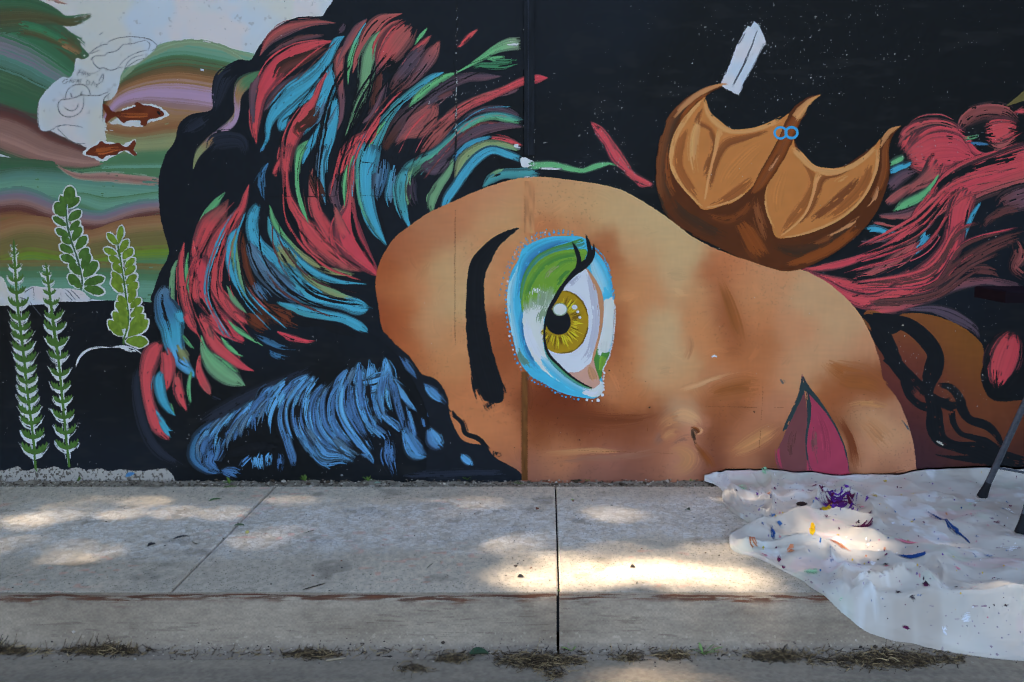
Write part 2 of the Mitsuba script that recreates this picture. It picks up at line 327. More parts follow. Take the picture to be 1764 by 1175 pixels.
# ------------------------------------------------------------------ the wall
wall = thing('concrete_wall', 'long concrete wall painted with a huge reclining woman with one green-rimmed eye', 'wall')
XJ, XK = float(W((785, 560))[0]), float(W((903, 560))[0])
WALL_TOP = 3.9
def panel(x0, x1):
    m = trimesh.creation.box(bounds=[[x0, 0.0, -0.35], [x1, 0.22, WALL_TOP]])
    add('panel', mikit.ply(m, 'black_wall_paint'), wall)
panel(-7.5, XJ - 0.003); panel(XJ + 0.003, XK); panel(XK + 0.004, 8.0)
cap = trimesh.creation.box(bounds=[[-7.5, -0.03, WALL_TOP], [8.0, 0.25, WALL_TOP + 0.09]])
# ------------------------------------------------------------------ the mural: lake and sky on the left
run('''
> concrete_wall__painted_lake
p primer W bsdf=white_primer g=14: -190,-150 250,-152 590,-150 620,40 600,150 520,330 330,430 300,515 262,514 200,516 155,519 120,518 75,519 0,527 -190,530
p underpaint A e=1: -190,300 60,290 180,275 330,280 330,430 300,512 200,514 80,517 0,515 -190,520
@K1
s dark_current a>h d=.5: 0,20,80 200,30,90 330,70,70 420,120,50 480,140,16
s water_band h/a/c/a/C/e/E/f/f/h/A/h/a/h/i>h/a/c/a/a/C/e/f/f/h/h/a/a/h/i d=.15 f=1.7 t=.03: -360,300,720 -60,350,740 150,420,720 300,500,660 430,570,560 560,640,440
s water_band a/c/h d=.6: -360,110,220 -60,120,230 150,110,210 320,120,130 450,140,70 560,120,50 625,95,25
s brown_streak c d=.7: 250,110,30 380,140,40 470,160,35 575,155,10
s water_band a/C/c/a d=.5: 120,190,120 260,220,110 400,280,90 520,340,80 560,380,30
s dry_tip a/c d=.9 k=.1: 420,190,60 500,260,70 560,310,70 600,340,30
s brown_tip c/o d=.8: 380,270,40 470,310,60 540,360,40 565,395,15
s rose_streak J d=.9 t=.2: 300,0,10 380,10,24 440,25,18 475,40,8
s rose_band i/z/j/j/J/j/h d=.2 f=1.7 t=.03: -360,840,290 -60,860,300 120,915,310 300,1000,250 480,1050,190 600,1075,130 720,1085,50
s pond_band h/a/F d=.3 f=1.7 t=.03: -360,1110,150 -60,1130,150 180,1140,140 420,1145,100
s hill_arch p/F/A/c/O/o/u/u/U/o/o/P d=.25 f=1.6 t=.03: 690,800,110 790,660,280 960,590,430 1170,570,590 1370,590,590 1560,630,590 1790,690,590
s dry_rim p d=1 k=.08: 770,620,20 860,480,40 1030,360,50 1180,300,50 1370,290,45 1560,350,40 1720,470,30
s orange_band o/O/P/P d=.25 f=1.7 t=.03: 690,900,160 900,930,170 1170,900,240 1500,900,240 1760,880,240
s green_band P/A/A/F d=.25 f=1.7 t=.03: 660,1080,120 900,1070,130 1170,1060,150 1450,1060,170
@K2
s pond_band h/f/F/F/A d=.2 f=1.7 t=.03: -360,110,230 -30,90,230 150,70,240 400,80,230 700,110,230 1120,140,230
s rose_ripple F/J/j/J/F d=.6: 380,-60,10 520,10,50 750,20,80 950,40,80 1120,60,70
s rose_ripple J/f d=.9 k=.05: 540,130,6 660,170,20 820,190,20 1000,190,26 1110,200,10
s wave_band A/F/F/A/F d=.2 f=1.7 t=.03: 420,150,60 560,190,130 700,230,150 850,210,130 1120,170,120
s mauve_wave f/e/U/z/O/Z d=.2 f=1.7 t=.03: -360,250,240 -30,220,240 150,210,250 330,270,230 480,320,210 680,340,190 850,290,190 960,260,180 1130,240,170
s olive_ground O/o/Z/Z/H/A/F d=.2 f=1.7 t=.03: -360,570,420 -30,540,420 180,480,400 350,500,390 520,540,330 680,530,330 880,480,360 1160,460,380
s shallow Z/A/F/F d=.2 f=1.7 t=.03: -360,730,290 -30,720,280 400,710,260 700,720,260 1160,740,260
> concrete_wall__painted_sketch
@K1
p figure_shape W bsdf=white_primer e=.7: 515,395 502,470 470,525 420,520 330,590 275,660 253,725 256,840 280,884 320,885 384,862 400,892 495,962 600,970 660,952 713,946 702,850 695,760 697,690 742,676 782,636 802,575 820,500 850,460 935,425 1030,350 1062,308 1040,275 1000,180 700,200 640,330 570,400
@K2
p bare_ground W bsdf=white_primer e=1: -160,690 0,688 50,755 100,786 150,792 222,757 330,768 440,772 500,775 555,792 612,842 600,860 430,862 240,880 0,890 -160,890
@L
s pencil_line M d=.15 f=.4 t=.25: 425,302,5 520,230,7 600,190,7 685,183,5
s pencil_line M d=.15 f=.4 t=.25: 450,295,5 510,275,7 560,255,4
s pencil_line M d=.15 f=.4 t=.25: 640,178,5 700,138,7 800,104,8 920,92,7 1040,98,7 1150,120,8 1210,155,7 1248,200,7 1215,245,5 1160,268,4
s pencil_line M d=.15 f=.4 t=.25: 455,365,12 515,322,8 630,318,7 655,285,7 740,270,8 800,235,8 850,185,7 950,175,7 1060,145,7 1150,130,6
s pencil_line M d=.15 f=.4 t=.25: 1130,142,4 1165,185,7 1145,248,6
s pencil_line M d=.15 f=.4 t=.25: 485,350,5 490,405,7 560,470,12 605,460,8 700,492,7 780,458,5 850,380,6 960,305,7 1080,262,7 1150,262,5
s pencil_line M d=.3 f=.4 t=.25: 720,492,8 780,470,6 840,455,5
s pencil_line M d=.15 f=.4 t=.25: 850,500,9 900,400,7 970,340,7 1050,318,6 1115,290,4
s pencil_line M d=.15 f=.4 t=.25: 865,480,7 920,430,7 1020,370,6 1110,345,4
s pencil_line M d=.4 f=.4 t=.25: 380,585,4 460,545,6 540,508,6 600,470,6
s pencil_letter M d=.05 f=.4: 335,482,4 318,515,7 300,552,4
s pencil_letter M d=.05 f=.4: 308,520,4 335,517,6 362,512,4
s pencil_letter M d=.05 f=.4: 378,492,4 360,522,8 345,556,4
s pencil_letter M d=.05 f=.4: 360,556,4 378,530,8 398,505,5
s pencil_letter M d=.05 f=.4: 398,505,5 398,530,8 394,556,5
s pencil_letter M d=.05 f=.4: 366,540,5 382,537,7 398,534,5
s pencil_letter M d=.05 f=.4: 418,515,4 424,540,8 428,556,5
s pencil_letter M d=.05 f=.4: 428,556,5 440,535,6 455,516,4
s pencil_letter M d=.05 f=.4: 480,515,4 462,535,5 475,520,7
s pencil_letter M d=.05 f=.4: 555,628,4 580,570,7 608,532,6
s pencil_letter M d=.05 f=.4: 608,532,6 610,580,8 600,632,4
s pencil_letter M d=.05 f=.4: 570,590,4 590,580,6 608,576,4
s pencil_letter M d=.05 f=.4: 190,595,5 150,605,7 125,630,7 125,650,6 160,645,6 185,625,5
s pencil_letter M d=.05 f=.4: 165,622,4 185,622,6 190,640,5
s pencil_letter M d=.05 f=.4: 215,596,4 212,615,6 205,640,5
s pencil_letter M d=.05 f=.4: 215,598,4 245,592,6 235,612,7 215,618,5
s pencil_letter M d=.05 f=.4: 220,618,5 235,628,6 248,640,4
s pencil_letter M d=.05 f=.4: 262,600,4 258,620,6 255,642,4
s pencil_letter M d=.05 f=.4: 262,602,4 275,598,5 288,596,4
s pencil_letter M d=.05 f=.4: 258,621,4 270,620,5 282,618,4
s pencil_letter M d=.05 f=.4: 280,650,4 298,622,7 312,596,5
s pencil_letter M d=.05 f=.4: 312,596,5 318,620,7 320,648,4
s pencil_letter M d=.05 f=.4: 290,628,4 305,626,6 318,625,4
s pencil_letter M d=.05 f=.4: 325,598,4 345,602,6 362,606,4
s pencil_letter M d=.05 f=.4: 345,602,4 342,622,7 338,650,4
s pencil_letter M d=.05 f=.4: 415,612,4 410,640,7 405,666,4
s pencil_letter M d=.05 f=.4: 415,612,5 440,618,7 452,640,7 440,662,7 405,668,5
s pencil_letter M d=.05 f=.4: 465,672,4 482,645,7 494,620,5
s pencil_letter M d=.05 f=.4: 494,620,5 502,645,7 508,676,4
s pencil_letter M d=.05 f=.4: 474,655,4 490,654,6 504,652,4
s pencil_letter M d=.05 f=.4: 518,648,4 530,662,8 538,668,5
s pencil_letter M d=.05 f=.4: 590,628,4 560,648,8 535,672,9 518,698,5
s pencil_dot M d=0 f=.4: 516,690,7 520,700,6
s pencil_dot M d=0 f=.4: 532,686,7 536,695,6
s pencil_line M d=.1 f=.4 t=.25: 158,838,5 165,780,7 195,715,7 250,675,8 310,658,8 375,665,8 425,705,8 450,755,8 458,790,6
s pencil_line M d=.1 f=.4 t=.25: 105,842,5 160,838,7 240,825,8 330,795,9 370,788,7 450,792,7 560,792,7 630,765,7 695,738,5
s pencil_line M d=.1 f=.4 t=.25: 690,765,5 640,805,7 612,850,7 612,905,6 600,1000,6 605,1100,5
s pencil_line M d=.1 f=.4 t=.25: 105,842,6 78,880,8 70,930,8 95,1000,8 150,1040,8 220,1047,8 300,1020,8 350,970,8 378,900,8 375,840,7 368,800,5
s pencil_line M d=.05 f=.4: 220,760,5 225,790,8 240,815,6
s pencil_line M d=.05 f=.4: 235,768,5 230,795,7 228,808,5
s pencil_line M d=.05 f=.4: 360,742,6 345,765,10 340,785,8
s pencil_line M d=.05 f=.4: 345,778,8 355,780,9 365,783,7
s pencil_line M d=.1 f=.4: 150,935,5 190,965,8 235,975,9 285,955,8 312,900,7 316,885,5
s pencil_line M d=.1 f=.4: 300,918,5 312,925,7 318,932,4
s pencil_line M d=.1 f=.4 t=.25: 15,1175,5 90,1150,7 200,1142,7 300,1155,6 370,1172,4
s pencil_line M d=.4 f=.4: 560,75,4 590,50,7 605,42,6
@K1
s pencil_line M d=.1 f=.4 t=.25: 385,860,4 430,843,4 500,848,4 560,860,3
s pencil_line M d=.1 f=.4 t=.25: 258,690,4 256,760,4 262,845,4 285,884,4 330,884,4 380,862,4
s pencil_line M d=.1 f=.4 t=.25: 390,870,4 440,920,4 500,962,4 580,970,4
@K2
s pencil_line M d=.2 f=.4: 100,805,4 160,800,5 200,775,5 240,760,4
s pencil_line M d=.2 f=.4: 225,760,4 230,810,5 228,850,4
s pencil_line M d=.2 f=.4: 200,860,4 240,910,5 290,970,4
s pencil_line M d=.2 f=.4: 440,775,4 470,800,5 510,850,4
s pencil_line M d=.2 f=.4: 480,780,4 520,820,5 545,850,4
s pencil_line M d=.2 f=.4: 440,800,4 465,830,5 490,852,4
s pencil_line M d=.2 f=.4: 110,820,4 140,835,5 170,840,4
''')
# fish
run('''
> concrete_wall__painted_fish
@K1
p bare_edge w e=1.4: 745,830 790,800 830,735 900,715 950,700 1020,703 1085,725 1120,755 1140,770 1100,800 1060,815 1000,830 960,855 900,855 820,840 780,795
p body T e=.8 t=.5: 697,702 735,716 768,755 850,741 915,718 950,710 1020,716 1080,740 1110,772 1078,793 1005,808 985,845 950,845 946,815 862,814 838,830 812,816 790,790 762,794 716,832 711,800 718,770 702,735
p fin T e=.6 t=.4: 908,698 930,690 972,712 960,722 920,718
s flank Y d=.6 t=.2 k=.3 s=.9 u=T: 780,775,20 860,780,50 950,780,50 1050,775,30
s eye k d=0: 1062,752,8 1075,765,12 1082,772,8
''')
run('''
> concrete_wall__painted_fish_001
@K1
p bare_edge w e=1.4: 560,1040 580,1010 640,975 680,950 820,975 850,965 920,940 900,1000 920,1040 890,1045 850,1020 810,1035 760,1060 700,1090 640,1072 590,1052
p body T e=.8 t=.5: 580,1030 622,994 660,976 686,950 712,970 760,972 802,964 830,985 866,986 905,946 917,970 902,1010 926,1042 908,1052 880,1030 860,1016 810,1022 780,1045 722,1050 692,1075 652,1056 592,1046
s flank Y d=.6 t=.2 k=.2 s=.9 u=T: 620,1020,30 690,1020,50 760,1005,40 830,1000,20
''')

# ------------------------------------------------------------------ the woman's hair
run('''
> concrete_wall__painted_hair
p hair_mass K e=.9 g=9: 640,-150 600,-60 578,-8 562,18 553,28 512,30 472,50 446,80 432,103 410,103 386,118 377,140 375,160 367,184 357,192 330,197 310,212 300,245 286,265 275,300 273,330 276,370 283,402 291,430 288,446 275,470 265,500 262,520 300,540 420,560 560,560 640,480 680,420 780,350 800,250 860,150 1000,40 1000,-150
@K4
s lake_gap A>A>o>u>u>o>P>y d=.2: 735,480,10 690,520,70 620,570,90 585,650,50 580,760,36 545,830,50 470,890,46 400,950,50 330,1020,44 300,1080,24 286,1140,5
s hair_lock x d=.9 k=.4: 430,760,20 460,620,90 500,520,110 600,450,60
s hair_lock x d=.9 k=.4: 200,900,30 300,840,90 420,760,60
s hair_lock x d=.9 k=.4: 380,1020,40 450,950,120 600,950,100 640,1060,30
s red_strand r/d/m>d/d/m d=.4: 735,378,4 800,272,56 900,203,80 1020,166,54 1130,150,30 1250,156,6
s mauve_strand m/q d=.8 k=.3: 1180,230,20 1000,260,40 860,320,30 770,380,10
s red_strand r>R>r d=.4 k=.06: 1240,278,5 1110,300,56 960,370,120 850,470,140 780,570,110 735,660,82 712,780,66 706,880,40 712,975,4
s mauve_strand m>v d=.6: 740,500,10 700,580,54 685,700,40 690,850,16
s dark_strand q/n d=.7 k=.3: 1190,320,10 1060,380,60 900,460,90 830,560,50
s mauve_strand m/v d=.7 k=.15: 1130,455,10 1010,520,46 890,585,60 805,690,44 760,765,8
s dusty_strand d d=.8: 1140,440,6 1050,490,20 960,530,10
s blue_strand b d=.35 t=.07: 1306,244,5 1255,278,50 1212,360,56 1150,480,120 1060,570,150 950,640,140 865,720,100 812,800,60 795,860,40 785,940,26 740,1018,4
s blue_strand b/b/0 d=.5 t=.07: 1195,430,70 1205,540,130 1140,640,150 1010,750,140 905,830,100 870,890,24
s blue_strand b d=.8 k=.1: 1220,600,60 1150,720,100 1060,840,60 1005,920,16
s steel_strand s d=.9 k=.25: 1190,640,40 1150,780,80 1080,880,50
s blue_strand b d=.6 k=.1: 1255,630,46 1225,760,62 1130,890,48 1060,1010,44 1018,1118,6
s blue_strand b/b/s d=.4: 1270,700,16 1240,800,56 1185,920,110 1155,1050,80 1150,1180,76
s red_strand r d=.3: 1186,490,6 1140,580,34 1100,680,44 1020,800,110 955,930,96 915,1060,86 905,1180,74
s red_strand r d=.5: 890,1030,8 845,1130,34 830,1200,30
s green_strand g d=.3: 1062,945,8 1010,1010,54 990,1100,42 990,1190,36
s steel_strand B d=1 k=.3: 800,1090,6 765,1150,44 750,1190,20
s mauve_strand r/d>d>m>m d=.3: 1332,288,6 1284,360,54 1268,450,64 1277,560,46 1290,680,40 1282,800,30 1258,880,6
s mauve_strand d/m d=.5: 1458,128,6 1400,190,54 1340,280,56 1290,370,30 1250,470,8
s green_strand b>g>g d=.2: 1450,155,6 1415,225,30 1385,290,38 1350,390,42 1335,480,18 1330,570,4
s brown_strand n/q d=.8 k=.3: 1480,860,30 1520,700,80 1540,560,60 1560,420,30
s dark_strand n d=.8 k=.3: 1030,930,30 990,880,60 1080,800,80 1150,700,30
@K5
s dusty_strand r/d/d>d/d/d>d d=.35: 520,92,5 440,112,40 370,145,86 305,220,100 255,310,66 215,390,42 188,495,4
s green_strand G d=.25 t=.06: 380,204,5 335,270,64 300,380,120 280,480,106 262,600,84 222,720,64 180,825,36 133,918,4
s dusty_strand d/d/r>d/d/r>d/r>m d=.75 k=.05: 590,150,110 510,240,190 445,330,180 395,410,120 345,505,10
s dark_strand k d=.9: 500,400,30 450,450,90 380,470,40
s green_strand g d=.4: 692,188,8 655,238,22 606,306,4
s red_strand d/r>m/r d=.5: 718,238,8 660,295,40 590,360,34 510,448,6
s mauve_strand m/v>v>q d=.7 k=.25: 690,300,40 620,380,90 540,470,80 470,560,50 430,620,10
s dusty_strand d>m>q d=.4: 775,275,12 722,365,86 655,465,74 575,560,42 480,630,6
s red_strand d/r>r>r d=.5: 1037,192,5 980,240,32 925,295,25 872,340,12
s mauve_strand v/m d=.9 k=.45: 420,540,20 370,680,50 320,780,60 230,860,40
s mauve_strand v d=.9 k=.5: 140,150,20 110,200,40 80,230,10
s mauve_strand m/v>v>n d=.6 k=.2: 1190,515,6 1080,520,50 960,525,56 850,565,70 760,625,70 640,720,110 520,830,130 430,950,70 400,1030,20
s dusty_strand d/d>d/m d=.8 k=.15: 750,680,50 690,780,150 610,850,170 530,910,70 470,980,20
s mauve_strand m/q d=.9 k=.3: 900,600,20 800,650,40 700,720,40
s blue_strand b>b/t>t>t/b>b d=.3: 800,488,6 720,525,44 620,595,44 520,675,40 430,775,48 360,885,70 305,1000,84 265,1100,96 240,1190,110
s green_edge g d=.5: 430,790,10 350,900,24 290,1010,26 245,1120,26
s red_strand r>R d=.35: 375,785,6 310,900,60 220,960,90 150,1040,100 105,1120,60 80,1190,30
s green_strand g d=.3: 882,494,8 800,522,46 712,580,46 630,652,44 566,722,6
s green_strand p>g>g d=.4: 1332,295,78 1240,302,80 1150,335,54 1060,392,36 960,452,16 880,496,6
s white_flecks w d=1.3 k=.2: 1330,290,50 1270,295,44 1200,300,30
s green_strand g d=.6: 1225,382,8 1150,396,34 1080,396,10
s dark_green_strand C d=1 k=.5: 1320,420,30 1180,440,60 1050,440,40 970,460,10
s red_strand R>r>r/d>d>d d=.4: 1505,525,5 1430,530,58 1330,550,52 1210,605,46 1090,655,58 965,708,64 870,772,76 790,862,100 720,945,90 640,1032,18
s grey_strand m d=.9 k=.3: 1320,600,20 1250,630,14 1180,650,6
s mauve_strand v d=.5 k=.35: 1330,790,14 1230,750,40 1120,735,40 1000,760,40 920,830,20
s green_strand g/t d=.35: 1335,820,34 1240,800,60 1140,782,50 1050,802,50 955,862,70 870,940,76 760,1030,70 660,1085,76 580,1140,90 540,1200,90
s mauve_strand m/v>v d=.5 k=.15: 1338,855,14 1200,850,50 1060,875,70 930,940,80 840,1010,70 760,1075,60 680,1130,60 630,1150,14
s red_strand r d=.3: 1332,982,10 1235,950,40 1110,930,26
s blue_strand B/b>b>B d=.4: 1130,925,24 1000,970,54 900,1040,50 865,1110,20
s green_strand G/y d=.3 t=.07: 1310,1012,20 1210,980,44 1110,975,60 1020,1015,80 940,1085,90 905,1180,64 885,1240,14
s blue_strand b d=.3: 1330,1078,40 1230,1040,54 1130,1012,54 1045,1052,66 975,1122,66 925,1190,66 885,1250,60 830,1330,60 800,1400,40 790,1415,8
s white_end w d=1: 1335,990,40 1290,985,40 1260,990,10
p bare_patch w e=1.6: 1328,1062 1420,1098 1425,1112 1370,1128 1328,1124
@K6
s dusty_strand r>r>r>d d=.35: 935,-20,90 915,60,76 908,200,44 922,320,46 962,410,54 1020,500,60 1100,610,150 1200,710,130 1300,800,90 1410,852,10
s green_strand g d=.3: 1045,0,36 1000,70,42 986,180,26 990,300,26 1020,420,26 1064,525,4
s red_strand d>r>r>R d=.4: 1092,158,5 1085,260,42 1110,420,66 1170,530,76 1260,650,96 1380,770,86 1480,850,40 1532,886,4
s red_strand r d=.3: 1445,-20,70 1360,60,64 1300,140,50 1255,218,5
s red_strand r>d>R>R>R d=.35: 1420,30,50 1375,150,44 1352,300,36 1345,420,70 1325,520,150 1335,620,180 1400,730,150 1500,840,60 1533,888,4
s mauve_strand v/m d=.8 k=.3: 1270,180,30 1230,300,60 1250,420,50 1300,500,30
s red_strand d>r d=.5: 1240,410,16 1280,540,60 1330,640,60
s green_strand g d=.35: 1372,62,8 1330,160,32 1306,280,30 1310,424,4
s blue_strand b/s d=.4: 1175,-10,80 1148,100,56 1150,200,44 1165,320,24 1179,404,4
s dark_strand n d=.8 k=.3: 1060,150,50 1130,300,70 1190,420,40
@K7
s blue_strand b/b/t d=.35 t=.07: 315,-20,130 288,80,150 272,200,130 276,320,100 305,450,80 355,570,50 416,674,4
s teal_edge t/g d=.4: 238,20,24 222,120,26 220,230,26 232,350,24 270,470,20 330,580,16
s steel_strand B/s d=1 k=.3: 390,60,60 380,170,110 360,290,80 350,390,20
s steel_strand s/b d=1 k=.25: 480,100,60 450,240,70 430,360,60 440,440,16
s blue_strand b/t>t>b d=.3: 560,150,60 525,250,92 515,350,66 540,470,44 582,578,6
s green_strand G d=.8 k=.1: 600,120,20 570,220,40 560,340,36 565,450,10
s green_strand G d=.35: 866,88,12 832,180,44 765,280,54 722,370,56 720,462,16
s mauve_strand v d=.7 k=.35: 850,100,30 740,160,90 650,150,30
s mauve_strand x/v d=.8 k=.4: 600,200,40 590,320,70 620,430,40
s teal_strand t d=.35: 1450,178,66 1320,192,66 1200,196,64 1120,228,60 1065,285,8
s green_strand G d=.8: 1220,160,10 1150,185,30 1090,230,14
s black_break k d=.8: 1200,190,6 1160,208,20 1120,220,8
s white_edge w d=.6: 1320,222,8 1370,220,18 1425,205,6
@K6
s green_strand g d=.3: 502,318,6 440,390,44 372,470,38 322,570,34 300,686,4
s red_strand q>d>r>r>R d=.4 k=.05: 524,366,8 470,455,90 402,540,140 352,650,130 312,770,90
s red_strand r d=.35: 662,266,6 640,340,34 612,430,50 545,520,80 482,620,120 440,730,130 415,840,96 435,960,66 500,1060,72 580,1150,72 650,1210,40
s red_strand R>R>r d=.3 k=.05: 345,740,130 330,860,140 335,980,120 400,1090,96 480,1200,70
s red_strand r d=.4: 280,860,60 290,980,60 320,1080,30
s red_strand r d=.3: 226,655,5 206,760,38 202,880,44 222,1020,54 255,1140,54 275,1210,40
s red_strand r d=.3: 290,640,6 292,720,36 310,790,30
s green_strand G d=.4: 182,764,6 148,860,32 142,980,32 152,1080,20 166,1145,4
s green_strand g d=.4: 256,712,4 240,800,22 241,900,24 266,1034,4
s blue_strand b d=.35: 588,556,5 542,620,42 520,720,40 532,820,42 562,920,26 604,1005,5
s green_strand G d=.35: 580,590,5 562,680,44 576,790,50 602,900,44 642,1010,26 694,1094,5
s brown_strand N/n d=.6 k=.2: 605,560,20 620,720,60 650,860,60 700,1000,70 770,1110,70 880,1200,80
s red_edge d d=.7: 640,900,6 690,990,20 760,1080,16 800,1120,4
s green_strand G d=.4: 511,942,4 552,1030,32 602,1090,26 652,1138,4
s blue_strand b>b>b/t>b>b d=.4 t=.07: 722,398,40 692,470,76 682,560,80 712,660,90 785,760,130 885,870,170 1000,960,170 1130,1020,120 1280,1055,96 1400,1095,100 1475,1102,30
s green_dry_edge G/y d=1.1 k=.2: 980,820,30 1100,920,60 1250,1000,60 1400,1040,20
s green_strand g>g>y>y d=.4: 802,402,6 830,510,34 892,620,46 980,720,50 1080,790,40 1155,832,6
s blue_strand b/t>b d=.35: 790,480,8 820,590,56 900,700,90 1000,790,66 1130,870,40 1280,920,24 1455,938,3
s olive_strand y d=.9: 840,660,40 890,730,90 960,810,60 1000,840,20
s dark_green_strand y d=1.1 k=.5: 1080,800,30 1200,840,50 1330,870,30 1400,880,8
s steel_strand s>s>B d=.8 k=.15: 655,640,40 722,780,110 822,900,130 950,1000,110 1050,1045,16
s steel_strand B/s d=1 k=.35: 690,900,40 740,1000,70 800,1070,40
s steel_strand B d=1 k=.35: 772,140,20 746,220,50 750,300,50 768,384,10
s steel_strand B d=.8: 772,0,14 742,48,10 730,70,4
s blue_strand b/t>b d=.4: 850,1060,14 1000,1110,64 1150,1140,66 1300,1170,60 1420,1230,60 1470,1262,10
s brown_smear N d=1 k=.3: 720,1080,60 900,1160,110 1050,1230,60
@K8
s blue_strand s>B>b>l>b d=.5: 270,-196,50 240,-100,110 270,0,170 300,100,150 310,190,130 345,290,100 400,370,66 490,448,4
s olive_strand y d=1.1 k=.4: 330,200,40 380,290,70 420,350,20
s blue_strand b d=.9: 340,-40,40 350,20,60 385,80,16
s red_strand r d=.4: 385,-10,50 430,70,50 474,144,6
s red_strand r>r>R d=.35: 480,-10,60 530,100,64 590,210,86 690,300,76 780,360,44 854,388,4
s red_strand r>R>R d=.6: 540,-10,130 640,70,120 730,140,70 795,195,16
s red_strand d d=.5: 540,80,16 560,130,30 580,180,8
s red_strand r d=.4: 710,-10,20 768,36,42 818,78,4
s red_strand R d=.4: 1000,118,8 1100,160,36 1200,186,26 1266,184,4
s green_strand g d=.5: 668,36,5 740,110,26 840,175,22 922,226,4
s green_strand g d=.4: 628,156,5 680,220,28 730,265,20 784,292,3
s green_strand g/G>G d=.5 t=.08: 497,146,6 520,250,58 580,340,120 660,405,130 730,450,90 794,486,6
s green_edge g d=.6: 620,300,8 700,370,20 770,420,10
s green_strand g d=.7 k=.2: 362,130,10 410,200,20 452,248,4
s green_strand g d=.5: 430,380,14 415,470,22 420,560,18 430,612,4
s red_strand d/r>r>d d=.5: 490,268,6 480,360,42 500,440,62 540,510,50 564,556,6
s red_strand r d=.5: 232,190,30 172,270,120 132,400,100 132,520,76 152,620,76 192,740,94 255,820,60 282,854,6
s red_strand r d=.7: 250,220,60 272,340,90 270,440,70 265,525,12
s blue_strand b d=.6: 232,380,16 212,450,66 230,560,66 270,640,44 325,692,5
s blue_strand b d=.5: 188,648,6 230,720,34 275,780,26 306,790,6
s blue_strand b d=.5: 210,720,6 250,780,30 290,842,8
s red_strand d>r>r d=.5: 340,375,40 342,480,54 362,570,52 402,664,6
s green_flecks g d=1: 280,560,8 300,640,14 325,700,6
s dark_halo x d=.6 k=.3: 60,350,30 60,550,60 115,780,70 210,930,70 380,1040,30
s steel_strand B d=1 k=.3: 850,138,8 950,190,36 1050,230,26 1200,236,16
s steel_strand B d=1.1 k=.4: 930,240,20 1010,285,40 1100,300,20
s brown_smear N/N d=.9 k=.3: 780,0,80 880,50,110 970,120,40
s steel_strand x d=.9 k=.3: 560,560,20 640,590,14
s dark_strand k d=.5: 1080,30,20 1180,60,50 1300,70,50 1420,110,50 1567,160,20
''')
